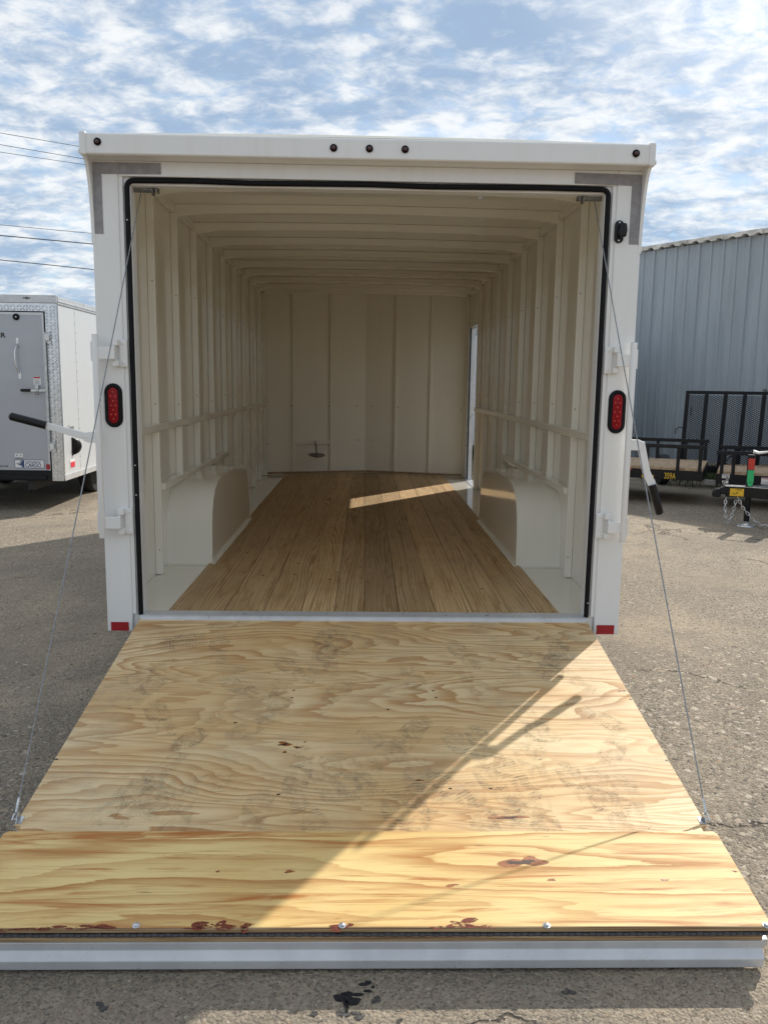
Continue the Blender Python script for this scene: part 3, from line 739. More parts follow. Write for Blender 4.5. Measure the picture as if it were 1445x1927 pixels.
sh2 = RT(MB().prism([(-rw_, y_s1-0.0008), (rw_, y_s1-0.0008), (rw_, -1.555), (rw_-0.022, -1.56), (rw_-0.022, -LR), (-rw_+0.022, -LR), (-rw_+0.022, -1.56), (-rw_, -1.555)], 'Z', -TH, 0.0), 'plywood_sheet', 'ply_ramp', bevel=0.0012, seg=1)
fr_ = MB()
fr_.box(-rw_+0.004, rw_-0.004, -LR+0.002, -0.01, -0.044, -TH-0.0005)
RT(fr_, 'door_skin', 'alu_white', bevel=0.002)
RT(MB().prism([(-LR+0.003, -TH-0.001), (-LR-0.002, -TH-0.001), (-LR-0.004, -0.044), (-LR-0.022, -0.064), (-LR-0.022, -0.092), (-LR-0.016, -0.097), (-LR+0.003, -0.097)], 'X', -1.165, 1.10), 'edge_trim', 'alu_white', bevel=0.0025)
# folded flap lying on the ramp
FT = 0.0165; FZ = 0.0135
fy1 = ramp_pt(720, 1564, FZ+FT)[1]
flp = RT(MB().prism([(-1.118, -LR-0.001), (1.116, -LR-0.001), (1.116, fy1-0.012), (1.106, fy1), (-1.106, fy1), (-1.118, fy1-0.012)], 'Z', FZ, FZ+FT), 'flap', 'ply_flap', bevel=0.0012, seg=1)
RT(MB().box(-1.1175, 1.1155, -LR-0.0025, -LR-0.0011, FZ+0.0005, FZ+FT-0.0006), 'ply_edge', 'ply_edge')
RT(MB().box(-rw_+0.022, rw_-0.0225, -LR-0.0018, -LR-0.0003, -TH+0.0006, -0.0006), 'ply_edge', 'ply_edge')
# spacer under the flap keeps it off the ramp
RT(MB().box(-1.05, 1.05, -1.75, -1.70, 0.0003, FZ-0.0003), 'flap_stop', 'rubber')
# piano hinge: each knuckle
kn0 = None; nk = 120; x0 = -1.11; pitch = 2.22/nk
kb = MB().cyl((-pitch*0.47, 0, 0), (pitch*0.47, 0, 0), 0.0052, 9)
for i in range(nk):
    loc = RM @ Vector((x0+pitch*(i+0.5), -LR-0.0035, 0.0066 + (0.0006 if i % 2 else -0.0004)))
    if kn0 is None:
        kn0 = kb.build('hinge_knuckle', 'hinge_dark', RD, smooth=True); kn0.location = loc
    else: inst(kn0, 'hinge_knuckle', RD, loc)
RT(MB().box(-1.11, 1.11, -LR-0.0005, -1.97, 0.0004, 0.0024).box(-1.11, 1.11, -LR-0.0005, -1.97, FZ-0.0022, FZ-0.0003), 'hinge_leaf', 'hinge_dark')
# carriage bolts on the flap
for px_ in (257, 644, 1028, 1441):
    x, y = ramp_pt(px_, 1742, FZ+FT)
    bo = MB().lathe([(0.0105, 0.0002), (0.0105, 0.0016), (0.007, 0.002), (0.0065, 0.005), (0.005, 0.0062), (0, 0.0066)], (x, y, FZ+FT), (0, 0, 1), 16)
    RT(bo, 'bolt', 'zinc', smooth=True)
# resin pockets / knots / screw holes / paint smears : thin wear marks on the boards
def mark(px_, py_, r, sxx, syy, seed, mat, name, lift, h=0.0004, n=26, rough=0.5):
    x, y = ramp_pt(px_, py_, lift)
    return RT(MB().prism(blob(x, y, r, seed, n, sxx, syy, rough), 'Z', lift+0.0001, lift+h), name, mat)
for i, (px_, py_, r, sxx, syy, lf) in enumerate([(536, 1400, 0.012, 1.9, 0.9, 0), (560, 1406, 0.006, 1.6, 1.0, 0), (536, 1415, 0.005, 1.4, 1.0, 0), (574, 1396, 0.003, 1.3, 1, 0),
        (958, 1538, 0.013, 3.4, 0.6, 0), (985, 1622, 0.020, 2.3, 1.05, FZ+FT), (790, 1468, 0.004, 2.5, 1, 0), (1168, 1300, 0.004, 2, 1, 0)]):
    mark(px_, py_, r*1.12, sxx, syy, 300+i, 'resin_edge', 'knot', lf, 0.0004, rough=0.6)
    mark(px_-(1 if i < 5 else 3), py_+1, r*(0.72 if i != 5 else 0.62), sxx, syy*0.8, 330+i, 'resin', 'knot', lf, 0.0007, rough=0.7)
for i, (px_, py_, r, sxx, syy) in enumerate([(545, 1640, 0.007, 2, 0.8), (850, 1666, 0.007, 2.6, 0.6), (1037, 1656, 0.006, 2.5, 0.6), (410, 1640, 0.004, 2, 0.7), (1250, 1656, 0.005, 3, .6)]):
    mark(px_, py_, r, sxx, syy, 360+i, 'resin_edge', 'knot', FZ+FT, 0.0004)
for i, (px_, py_) in enumerate([(165, 1300), (154, 1317), (553, 1299), (549, 1313), (815, 1300), (820, 1313), (1174, 1300), (1186, 1316), (107, 1429), (1254, 1431), (524, 1495), (847, 1484), (483, 1160), (686, 1160), (890, 1163), (1080, 1167), (923, 1484), (730, 1335), (443, 1360)]):
    mark(px_, py_, 0.0045, 1.4, 1.0, 400+i, 'screw_dark', 'screw', 0, 0.0006, 12, 0.2)
for i, (px_, py_, r, sxx, syy) in enumerate([(20, 1751, 0.012, 4.2, 0.55), (95, 1746, 0.012, 1.9, 0.55), (140, 1748, 0.008, 1.8, 0.5), (180, 1744, 0.014, 2.2, 0.7), (405, 1742, 0.019, 2.0, 0.9), (372, 1747, 0.010, 2.8, 0.5), (463, 1745, 0.012, 1.2, 0.8),
        (633, 1746, 0.012, 2.0, 0.6), (656, 1742, 0.008, 1.1, 1.0), (870, 1738, 0.016, 2.2, 0.9), (905, 1744, 0.012, 2.8, 0.5), (820, 1746, 0.009, 2.4, 0.4), (1382, 1640, 0.003, 2, 1)]):
    mark(px_, py_, r, sxx, syy, 450+i, 'smear', 'paint_smear', FZ+FT, 0.0004, 34, 0.95)
# boot prints
def shoe(kind):
    """tread pieces of one print, toe along +y, 0.29 m long, centred"""
    mb = MB(); q = random.Random(kind*7+1)
    def inside(x, y):
        t = (y+0.145)/0.29
        if t < 0 or t > 1: return False
        hw = 0.036+0.014*math.sin(max(0, (t-0.35))/0.65*math.pi) if t > 0.35 else 0.031+0.006*math.sin(t/0.35*math.pi)
        if t > 0.88: hw *= math.sqrt(max(0, 1-((t-0.88)/0.125)**2))
        if t < 0.08: hw *= math.sqrt(max(0, 1-((0.08-t)/0.085)**2))
        return abs(x+0.006*math.sin(t*3.0)) < hw
    def piece(cx, cy, w, h, ang_):
        if not inside(cx, cy): return
        c, s = math.cos(ang_), math.sin(ang_)
        mb.add([(cx+c*dx-s*dy, cy+s*dx+c*dy, 0) for dx, dy in ((-w/2, -h/2), (w/2, -h/2), (w/2, h/2), (-w/2, h/2))], [(0, 1, 2, 3)])
    if kind == 0:      # lugged sole: chevrons
        for j in range(24):
            y = -0.14+j*0.0122
            if 0.30 < (y+0.145)/0.29 < 0.40: continue
            for i in range(-3, 4):
                piece(i*0.015, y+abs(i)*0.004, 0.0150, 0.0072, 0.5 if i > 0 else -0.5)
    elif kind == 1:    # bars
        for j in range(20):
            y = -0.14+j*0.0146
            for i in range(-4, 5): piece(i*0.0112, y, 0.0118, 0.0062, 0.15)
    elif kind == 2:    # rings of small cells
        for j in range(15):
            for i in range(-3, 4):
                cx, cy = i*0.0165+(0.008 if j % 2 else 0), -0.14+j*0.0195
                for a_ in range(6):
                    piece(cx+0.0066*math.cos(a_*1.047), cy+0.0066*math.sin(a_*1.047), 0.0066, 0.0022, a_*1.047+1.57)
    else:              # wavy lines
        for j in range(26):
            y = -0.14+j*0.0112
            for i in range(-9, 10): piece(i*0.0052, y+0.0035*math.sin(i*1.5), 0.0054, 0.0036, 0.9*math.cos(i*1.5))
    return mb
def sole_outline():
    L_, R_ = [], []
    for j in range(19):
        t = j/18; y = -0.145+0.29*t
        hw = 0.036+0.014*math.sin(max(0, (t-0.35))/0.65*math.pi) if t > 0.35 else 0.031+0.006*math.sin(t/0.35*math.pi)
        if t > 0.88: hw *= math.sqrt(max(0.01, 1-((t-0.88)/0.125)**2))
        if t < 0.08: hw *= math.sqrt(max(0.01, 1-((0.08-t)/0.085)**2))
        c_ = -0.006*math.sin(t*3.0); L_.append((c_-hw, y, -0.0002)); R_.append((c_+hw, y, -0.0002))
    return L_, R_
def add_sole(o):
    L_, R_ = sole_outline(); n_ = len(L_); me = o.data
    bm = bmesh.new(); bm.from_mesh(me)
    a_ = [bm.verts.new(p) for p in L_]; b_ = [bm.verts.new(p) for p in R_]
    for j in range(n_-1):
        f = bm.faces.new((a_[j], b_[j], b_[j+1], a_[j+1])); f.material_index = 1
    bm.to_mesh(me); bm.free(); me.materials.append(MATS['print_smudge'])
protos = {}
pr_rnd = random.Random(23)
spots = [(330, 1205, -1.25, 1, 0), (445, 1172, 1.9, 3, 0), (330, 1215, -1.3, 1, 1), (460, 1295, 0.9, 1, 0), (970, 1460, 0.35, 1, 0), (1090, 1478, 0.2, 0, 0), (1140, 1490, 0.1, 3, 1), (935, 1480, 0.3, 0, 0), (1000, 1545, .5, 0, 1)]
for _ in range(66):
    spots.append((pr_rnd.uniform(190, 1230), pr_rnd.uniform(1185, 1545), pr_rnd.gauss(0, 0.5)+(math.pi if pr_rnd.random() < 0.4 else 0), pr_rnd.choice((0, 0, 1, 2, 2, 3)), 0 if pr_rnd.random() < 0.38 else 1))
for i in range(0): spots.append((pr_rnd.uniform(150, 1150), pr_rnd.uniform(1605, 1680), pr_rnd.gauss(0, .5), pr_rnd.choice((0, 2)), 3))
for i, (px_, py_, an, kd, tone) in enumerate(spots):
    lf = 0.0 if py_ < 1560 else FZ+FT
    x, y = ramp_pt(px_, py_, lf)
    if abs(x) > 0.98: continue
    key = (kd, min(tone, 1))
    loc = RM @ Matrix.Translation((x, y, lf+0.0006+0.000012*i)) @ Matrix.Rotation(an, 4, 'Z')
    if key not in protos:
        o = shoe(kd).build('boot_print', 'print_dark' if tone == 0 else 'print_pale', RD); add_sole(o); protos[key] = o
    else:
        o = inst(protos[key], 'boot_print', RD)
    o.matrix_local = loc; o['kind'] = 'stuff'
# cable anchors on the ramp and cables
for s in (-1, 1):
    an = empty('cable_anchor'); an.parent = TR
    bx = MB().prism([(s*1.098, -1.552), (s*1.114, -1.552), (s*1.117, -1.515), (s*1.100, -1.518)], 'Z', 0.0006, 0.0026)
    bx.prism([(-1.552, 0.001), (-1.512, 0.001), (-1.518, 0.019), (-1.532, 0.022)], 'X', min(s*1.1145, s*1.1168), max(s*1.1145, s*1.1168))
    o = bx.build('plate', 'zinc', an); o.matrix_local = RM
    sk = MB().tube([(s*1.118, -1.535, 0.010), (s*1.124, -1.541, 0.007), (s*1.129, -1.545, 0.010), (s*1.127, -1.530, 0.021), (s*1.119, -1.523, 0.020)], 0.003, 8)
    o = sk.build('shackle', 'zinc', an, smooth=True); o.matrix_local = RM
    top = Vector((s*1.066, 0.075, 2.425+0.05)); bot = RM @ Vector((s*1.122, -1.528, 0.020))
    pts = [top.lerp(bot, t/24) + Vector((0, 0, -0.012*math.sin(math.pi*t/24))) for t in range(25)]
    cb = MB().tube(pts, 0.0026, 6).build('lift_cable', 'cable', TR, smooth=True)
    e = (bot-top).normalized()
    MB().cyl(bot-e*0.05, bot-e*0.006, 0.0048, 8).build('ferrule', 'zinc', cb, smooth=True)
    sp2 = T(MB().lathe([(0.030, -0.055), (0.030, -0.047), (0.016, -0.044), (0.016, 0.044), (0.030, 0.047), (0.030, 0.055)], (s*1.066, 0.085, 2.425), (1, 0, 0), 18), 'cable_drum', 'steel_grey', smooth=True)
    T(MB().box(s*1.066-0.075, s*1.066-0.066, 0.06, 0.11, 2.41, 2.47).box(s*1.066+0.066, s*1.066+0.075, 0.06, 0.11, 2.41, 2.47).cyl((s*1.066-0.078, .085, 2.425), (s*1.066+0.078, .085, 2.425), 0.008, 8), 'drum_bracket', 'steel_grey', sp2)

# ================================================================== the silver cargo trailer on the left, and its twin beyond
def tread_strip(x0, x1, z0, z1, y):
    mb = MB(); mb.box(x0, x1, y, y+0.004, z0, z1)
    p = 0.036; nx = max(1, int((x1-x0)/p)); nz = int((z1-z0)/p)
    for j in range(nz):
        for i in range(nx):
            cx = x0+(i+0.5)*(x1-x0)/nx; cz = z0+(j+0.5)*p; sgn = 1 if (i+j) % 2 else -1
            dx, dz = 0.0165*sgn, 0.0165; ex, ez = -0.0055*sgn, 0.0055
            mb.add([(cx-dx, y, cz-dz), (cx+ex, y, cz+ez), (cx+dx, y, cz+dz), (cx-ex, y, cz-ez), (cx, y-0.009, cz)], [(0, 1, 4), (1, 2, 4), (2, 3, 4), (3, 0, 4)])
    return mb
def small_trailer(loc, rz, label, near):
    t = empty('cargo_trailer', loc, rz, label=label, cat='trailer')
    Wd, L, zb, ztp = 2.12, 4.3, 0.375, 2.545
    body = MB(); body.box(-0.004, 0.0, 0.0, L, zb+0.03, 2.45).box(-Wd, -Wd+0.004, 0, L, zb+0.03, 2.45).box(-Wd, 0, L-0.004, L, zb+0.03, 2.45)
    body.build('side_wall', 'paint_white', t)
    MB().prism([(-Wd-0.004, 2.50), (-Wd*0.5, 2.56), (0.004, 2.50), (0.004, 2.44), (-Wd-0.004, 2.44)], 'Y', 0.012, L).build('roof', 'paint_white', t)
    MB().box(-Wd, 0, 0.02, L-0.01, zb, zb+0.05).build('floor', 'undercoat', t)
    MB().box(-Wd-0.004, 0.006, -0.006, 0.02, 2.455, ztp).build('roof_cap', 'alu_white', t, bevel=0.004)
    MB().box(0.0005, 0.012, 0.02, L, 2.445, 2.535).box(0.0125, 0.020, 0.02, L, 2.47, 2.482).build('roof_trim', 'alu_white', t, bevel=0.003)
    MB().box(0.0005, 0.014, 0.004, L, zb, zb+0.07).build('bottom_trim', 'alu_white', t, bevel=0.003)
    if near:
        tread_strip(-0.135, 0.0, zb, 2.45, -0.006).build('tread_plate', 'alu', t)
        tread_strip(-Wd, -Wd+0.135, zb, 2.45, -0.006).build('tread_plate', 'alu', t)
        tread_strip(-Wd+0.136, -0.136, 2.36, 2.45, -0.006).build('tread_plate', 'alu', t)
        MB().box(0.0, 0.006, -0.004, 0.03, zb+0.072, 2.44).build('corner_trim', 'alu', t, bevel=0.002)
    else:
        MB().box(-Wd, 0, -0.003, 0.003, zb, 2.45).build('rear_frame', 'paint_white', t)
    d = MB().box(-Wd+0.15, -0.15, -0.012, 0.01, 0.50, 2.345).build('rear_door', 'paint_silver' if near else 'paint_white', t, bevel=0.004)
    if near:
        # door edge trim and gasket lines
        MB().box(-0.170, -0.151, -0.016, -0.0125, 0.50, 2.345).box(-Wd+0.15, -0.1705, -0.016, -0.0125, 2.315, 2.345).build('edge_trim', 'alu_white', d, bevel=0.001)
        MB().box(-0.1495, -0.136, -0.009, 0.003, 0.49, 2.352).box(-Wd+0.14, -0.15, -0.009, 0.003, 2.3455, 2.3595).build('gasket', 'rubber', d)
        cbr = MB().cyl((-0.141, -0.034, 0.76), (-0.141, -0.034, 2.12), 0.013, 12).build('cam_bar', 'zinc', d, smooth=True)
        for zz in (2.06, 0.79):
            hb = MB().box(-0.118, -0.075, -0.022, -0.009, zz-0.075, zz+0.075).box(-0.16, -0.118, -0.03, -0.0165, zz-0.06, zz+0.06).build('keeper', 'zinc', d, bevel=0.003)
            MB().box(-0.133, -0.088, -0.050, -0.032, zz-0.035, zz+0.035).build('cam', 'paint_out', hb, bevel=0.004)
        ha = MB().box(-0.235, -0.152, -0.046, -0.038, 1.432, 1.462).build('bar_handle', 'zinc', d, bevel=0.002)
        MB().box(-0.445, -0.33, -0.052, -0.034, 1.430, 1.464).build('grip', 'plastic_black', ha, bevel=0.006)
        MB().box(-0.33, -0.2355, -0.046, -0.038, 1.432, 1.462).box(-0.272, -0.232, -0.062, -0.0125, 1.4625, 1.51).build('hasp', 'zinc', ha, bevel=0.003)
        MB().tube([(-0.252+0.02*math.cos(a_), -0.052, 1.415+0.02*math.sin(a_)) for a_ in [i*0.5236 for i in range(12)]], 0.004, 6, True).build('ring', 'steel_grey', ha, smooth=True)
        gh = MB().tube([(-0.462, -0.013, 1.985), (-0.465, -0.05, 1.955), (-0.480, -0.062, 1.90), (-0.482, -0.064, 1.80), (-0.475, -0.062, 1.72), (-0.457, -0.05, 1.675), (-0.453, -0.013, 1.645)], 0.009, 8)
        gh.box(-0.478, -0.448, -0.018, -0.0125, 1.95, 2.05).box(-0.470, -0.438, -0.018, -0.0125, 1.58, 1.68)
        gh.build('grab_handle', 'alu', d, smooth=True)
        bmpr = MB().lathe([(0.038, 0), (0.038, 0.012), (0.030, 0.020), (0.016, 0.020), (0.012, 0.012), (0, 0.012)], (-0.462, -0.0125, 2.365-0.075), (0, -1, 0), 20).build('rubber_bumper', 'rubber', d, smooth=True)
        MB().lathe([(0.011, 0), (0.009, 0.004), (0, 0.005)], (-0.462, -0.0245, 2.29), (0, -1, 0), 10).build('bolt', 'zinc', bmpr)
        Mx = lambda x, z: frame_M((x, -0.0138, z), (1, 0, 0), (0, 0, 1))
        st1 = MB().box(-0.300, -0.217, -0.0136, -0.0125, 1.515, 1.605).build('warning_sticker', 'sticker_white', d)
        MB().box(-0.297, -0.220, -0.0144, -0.0137, 1.588, 1.604).build('sticker_band', 'sticker_red', st1)
        for i_ in range(4): MB().box(-0.290, -0.227-0.008*(i_ % 2), -0.0144, -0.0137, 1.525+i_*0.014, 1.530+i_*0.014).build('print_line', 'ink_grey', st1)
        st2 = MB().box(-0.565, -0.470, -0.0136, -0.0125, 0.655, 0.70).build('data_sticker', 'sticker_white', d)
        MB().box(-0.565, -0.470, -0.0136, -0.0125, 0.640, 0.653).build('data_sticker', 'ink_grey', d)
        MB().lathe([(0.008, 0), (0, 0.0004)], (-0.54, -0.0137, 0.68), (0, -1, 0), 12).build('emblem', 'ink_black', st2)
        MB().lathe([(0.008, 0), (0, 0.0004)], (-0.495, -0.0137, 0.68), (0, -1, 0), 12).build('emblem', 'ink_grey', st2)
        # maker's badge
        bd = MB().prism([(-0.572+0.0, 0.538), (-0.562, 0.526), (-0.232, 0.526), (-0.222, 0.538), (-0.222, 0.616), (-0.232, 0.628), (-0.562, 0.628), (-0.572, 0.616)], 'Y', -0.0138, -0.0125).build('badge', 'ink_blue', d)
        MB().prism([(-0.566, 0.540), (-0.559, 0.532), (-0.235, 0.532), (-0.228, 0.540), (-0.228, 0.614), (-0.235, 0.622), (-0.559, 0.622), (-0.566, 0.614)], 'Y', -0.0146, -0.0139).build('badge_face', 'sticker_white', bd)
        fl_ = [(-0.458, 0.532), (-0.458, 0.622), (-0.475, 0.618), (-0.495, 0.620), (-0.505, 0.612), (-0.485, 0.606), (-0.480, 0.600), (-0.510, 0.600), (-0.518, 0.594), (-0.500, 0.590), (-0.490, 0.584), (-0.520, 0.580), (-0.552, 0.588), (-0.535, 0.570), (-0.500, 0.565), (-0.522, 0.558), (-0.505, 0.556), (-0.487, 0.558), (-0.480, 0.548), (-0.500, 0.543), (-0.475, 0.536)]
        MB().prism(fl_, 'Y', -0.0152, -0.0147).build('flame_emblem', 'ink_blue', bd)
        text_mesh('lettering', 'CONTINENTAL', 0.031, 'ink_blue', bd, frame_M((-0.448, -0.0152, 0.588), (1, 0, 0), (0, 0, 1)), 0.012, 0.12, 1.0, 0.86, 0.0004)
        text_mesh('lettering', 'CARGO', 0.062, 'ink_blue', bd, frame_M((-0.448, -0.0152, 0.540), (1, 0, 0), (0, 0, 1)), 0.02, 0.0, 1.0, 0.86, 0.0004)
        text_mesh('lettering', 'ER', 0.076, 'ink_black', d, frame_M((-0.698, -0.0135, 2.055), (1, 0, 0), (0, 0, 1)), 0.03, 0, 1.05, 1.15, 0.0005)
        text_mesh('lettering', 'LEXA.COM', 0.027, 'ink_black', d, frame_M((-0.765, -0.0135, 0.538), (1, 0, 0), (0, 0, 1)), 0.01, 0, 1.0, 0.85, 0.0004)
        rr = MB().box(-0.200, -0.155, -0.019, -0.0161, 0.515, 0.575).build('reflector', 'reflector_red', t)
        cl = MB().lathe([(0.014, 0), (0.014, 0.012), (0.008, 0.016), (0, 0.017)], (-0.335, -0.0065, 2.508), (0, -1, 0), 12).box(-0.375, -0.295, -0.012, -0.0062, 2.501, 2.515).build('clearance_light', 'steel_grey', t, smooth=True)
        for x, z in ((-0.03, 2.53), (-0.03, 2.48), (-0.84, 2.50), (-0.62, 2.48)): MB().lathe([(0.005, 0), (0.004, 0.003), (0, 0.004)], (x, -0.0062, z), (0, -1, 0), 8).build('screw', 'steel_grey', t)
        # side: seam with rivets, vent, reflector, lettering
        [MB().box(0.0003, 0.0018, y_, y_+0.024, zb+0.075, 2.44).build('panel_seam', 'paint_white', t) for y_ in (0.608, 1.83)]
        rv = MB()
        for i_ in range(17): rv.lathe([(0.006, 0), (0.005, 0.003), (0, 0.004)], (0.0018, 0.62, 0.5+i_*0.118), (1, 0, 0), 8)
        for i_ in range(38): rv.lathe([(0.004, 0), (0.003, 0.002), (0, 0.003)], (0.006, 0.022, 0.47+i_*0.052), (1, 0, 0), 6)
        tag(rv.build('rivet_row', 'steel_grey', t), kind='stuff')
        vt = MB(); n_ = 9; vs = []
        for i_ in range(n_+1):
            an = math.pi*i_/n_-math.pi/2
            for j_ in range(6):
                b_ = math.pi/2*j_/5; vs.append((0.001+0.085*math.cos(an)*math.sin(b_), 0.335+0.095*math.cos(an)*(1-math.cos(b_))*1.0, 0.765+0.105*math.sin(an)))
        vt.add(vs, [(i_*6+j_, i_*6+j_+1, (i_+1)*6+j_+1, (i_+1)*6+j_) for i_ in range(n_) for j_ in range(5)])
        vt.box(0.0005, 0.012, 0.315, 0.345, 0.655, 0.875).box(0.002, 0.07, 0.338, 0.342, 0.760, 0.770)
        vt.build('side_vent', 'plastic_black', t, smooth=True)
        rl = MB().box(0.0005, 0.004, 0.22, 0.40, 0.505, 0.605).build('side_reflector', 'sticker_white', t, bevel=0.002)
        MB().box(0.0041, 0.008, 0.235, 0.385, 0.512, 0.578).build('lens', 'red_bright', rl, bevel=0.003)
        text_mesh('lettering', 'Cargo', 0.075, 'ink_black', t, frame_M((0.001, 0.20, 0.975), (0, 1, 0), (0, 0, 1)), 0.0, 0.1, 1.0, 1.15, 0.0005)
    MB().box(-Wd+0.02, -0.14, 0.0, 0.09, 0.375, 0.492).box(-Wd+0.1, -0.2, -0.02, 0.02, 0.39, 0.44).build('rear_bumper', 'black_paint', t, bevel=0.004)
    ch = MB().box(-1.75, -1.67, 0.05, L+0.6, 0.26, 0.374).box(-0.45, -0.37, 0.05, L+0.6, 0.26, 0.374)
    ch.beam((-1.71, L+0.5, 0.32), (-Wd/2, L+1.4, 0.34), 0.07, 0.1).beam((-0.41, L+0.5, 0.32), (-Wd/2, L+1.4, 0.34), 0.07, 0.1)
    ch.build('chassis', 'undercoat', t)
    MB().cyl((-Wd/2, L+1.3, 0.0), (-Wd/2, L+1.3, 0.55), 0.035).build('tongue_jack', 'undercoat', t)
    for sx2 in (-Wd+0.28, -0.28):
        for yy in (1.9, 2.75):
            w_ = MB().lathe([(0.19, -0.09), (0.315, -0.085), (0.33, -0.05), (0.33, 0.05), (0.315, 0.085), (0.19, 0.09)], (sx2, yy, 0.33), (1, 0, 0), 24).build('wheel', 'rubber_matte', t, smooth=True)
            MB().lathe([(0.03, -0.091), (0.19, -0.07), (0.192, 0.0), (0.19, 0.07), (0.03, 0.091)], (sx2, yy, 0.33), (1, 0, 0), 20).build('rim', 'wheel_steel', w_, smooth=True)
    return t
small_trailer((-3.60, 5.98, 0), R(0.5), 'silver and white cargo trailer with diamond-plate corners parked at the left', True)
small_trailer((4.22, 10.35, 0), 0.0, 'plain white cargo trailer seen through the side door opening', False)

# ================================================================== metal building on the right
BA = Vector((6.80, 10.42, 0)); bd_ = Vector((-0.55, 0.835, 0)).normalized(); bn = Vector((-0.835, -0.55, 0)).normalized()
BH = 4.17
B0 = BA - bd_*14.0
bld = empty('metal_building', (B0.x, B0.y, 0), math.atan2(bd_.y, bd_.x), label='grey-blue ribbed metal building behind the utility trailers', cat='building')
# local: +x along wall (left/far), +y = into the yard side? compute: local y = rot90(bd_) = (-bd.y, bd.x)
pw, rib = 0.988, 0.247
pts = []
for i in range(4):
    x0 = i*rib
    pts += [(x0, 0.0), (x0+0.012, 0.028), (x0+0.040, 0.028), (x0+0.055, 0.0), (x0+0.115, 0.0), (x0+0.122, 0.006), (x0+0.138, 0.006), (x0+0.145, 0.0), (x0+0.175, 0.0), (x0+0.182, 0.006), (x0+0.198, 0.006), (x0+0.205, 0.0)]
pts.append((pw, 0.0))
pan = MB()
vs = []; fs = []
for (x, y) in pts: vs += [(x, y, 0.02), (x, y, BH)]
fs = [(2*i, 2*i+1, 2*i+3, 2*i+2) for i in range(len(pts)-1)]
pan.add(vs, fs)
for i in range(4):
    for zz in (2.15, 3.55):
        pan.lathe([(0.009, 0), (0.007, 0.006), (0, 0.008)], (i*rib+0.085, 0.0, zz), (0, 1, 0), 6)
p0 = None
for i in range(27):
    if p0 is None: p0 = pan.build('wall_panel', 'siding', bld)
    else: inst(p0, 'wall_panel', bld, (i*pw, rnd.uniform(-0.002, 0.002), 0))
Lb = 27*pw
MB().box(0, Lb, -9.0, -0.01, 0.0, BH-0.02).build('building_core', 'siding', bld)
rfm = MB()
for i in range(int(Lb/0.247)):
    x = i*0.247; dz = rnd.uniform(-0.012, 0.012)
    rfm.prism([(x, BH+0.0+dz), (x+0.05, BH+0.035+dz), (x+0.10, BH+0.035+dz), (x+0.15, BH+dz), (x+0.2469, BH+0.002+dz), (x+0.2469, BH+0.085), (x, BH+0.085)], 'Y', -0.5, 0.10+rnd.uniform(-0.02, 0.02))
tag(rfm.build('roof_edge', 'roof_metal', bld), kind='stuff')
MB().box(-0.1, Lb, -9.2, -0.4, BH+0.03, BH+0.075).build('roof', 'roof_metal', bld)
pl_ = on_z(1334, 731, 1.6)
MB().lathe([(0.03, 0), (0.03, 0.05), (0, 0.05)], (13.0+0.85, 0.0, 1.55), (0, 1, 0), 10).build('wall_pipe', 'steel_grey', bld)

# grass along the foot of the wall: a mass of blades
gm = MB(); q = random.Random(3)
for i in range(5200):
    s_ = q.uniform(11.5, 21.0); o_ = abs(q.gauss(0, 0.75))+0.12
    if o_ > 2.3: continue
    p = B0 + bd_*s_ + bn*o_
    h = q.uniform(0.05, 0.22); an = q.uniform(0, 6.28); w_ = q.uniform(0.006, 0.014)
    dx, dy = math.cos(an)*w_, math.sin(an)*w_; lx, ly = q.gauss(0, 0.05), q.gauss(0, 0.05)
    gm.add([(p.x-dx, p.y-dy, 0), (p.x+dx, p.y+dy, 0), (p.x+lx*0.5+dx*0.6, p.y+ly*0.5+dy*0.6, h*0.6), (p.x+lx, p.y+ly, h)], [(0, 1, 2), (0, 2, 3)])
tag(gm.build('grass', 'grass'), 'dark grass growing along the foot of the metal building', 'grass', kind='stuff')

# ================================================================== utility trailers (black)
def wheel(t, x, y, r=0.33, w=0.19):
    w_ = MB().lathe([(0.19, -w/2), (r-0.015, -w/2+0.005), (r, -w/2+0.04), (r, w/2-0.04), (r-0.015, w/2-0.005), (0.19, w/2)], (x, y, r), (0, 1, 0), 24).build('wheel', 'rubber_matte', t, smooth=True)
    MB().lathe([(0.03, -w/2-0.001), (0.10, -w/2+0.005), (0.19, -w/2+0.02), (0.192, 0), (0.19, w/2-0.02), (0.03, w/2)], (x, y, r), (0, 1, 0), 20).build('rim', 'ink_black', w_, smooth=True)
def fender(t, x0, x1, y, w, r=0.40):
    pts = []
    for i in range(9):
        an = math.pi-math.pi/2*i/8; pts.append((x0+r+r*math.cos(an), 0.33+r*math.sin(an)))
    for i in range(9):
        an = math.pi/2-math.pi/2*i/8; pts.append((x1-r+r*math.cos(an), 0.33+r*math.sin(an)))
    pts += [(x, z-0.012) for x, z in reversed(pts)]
    MB().prism(pts, 'Y', y, y+w).build('fender', 'black_paint', t)
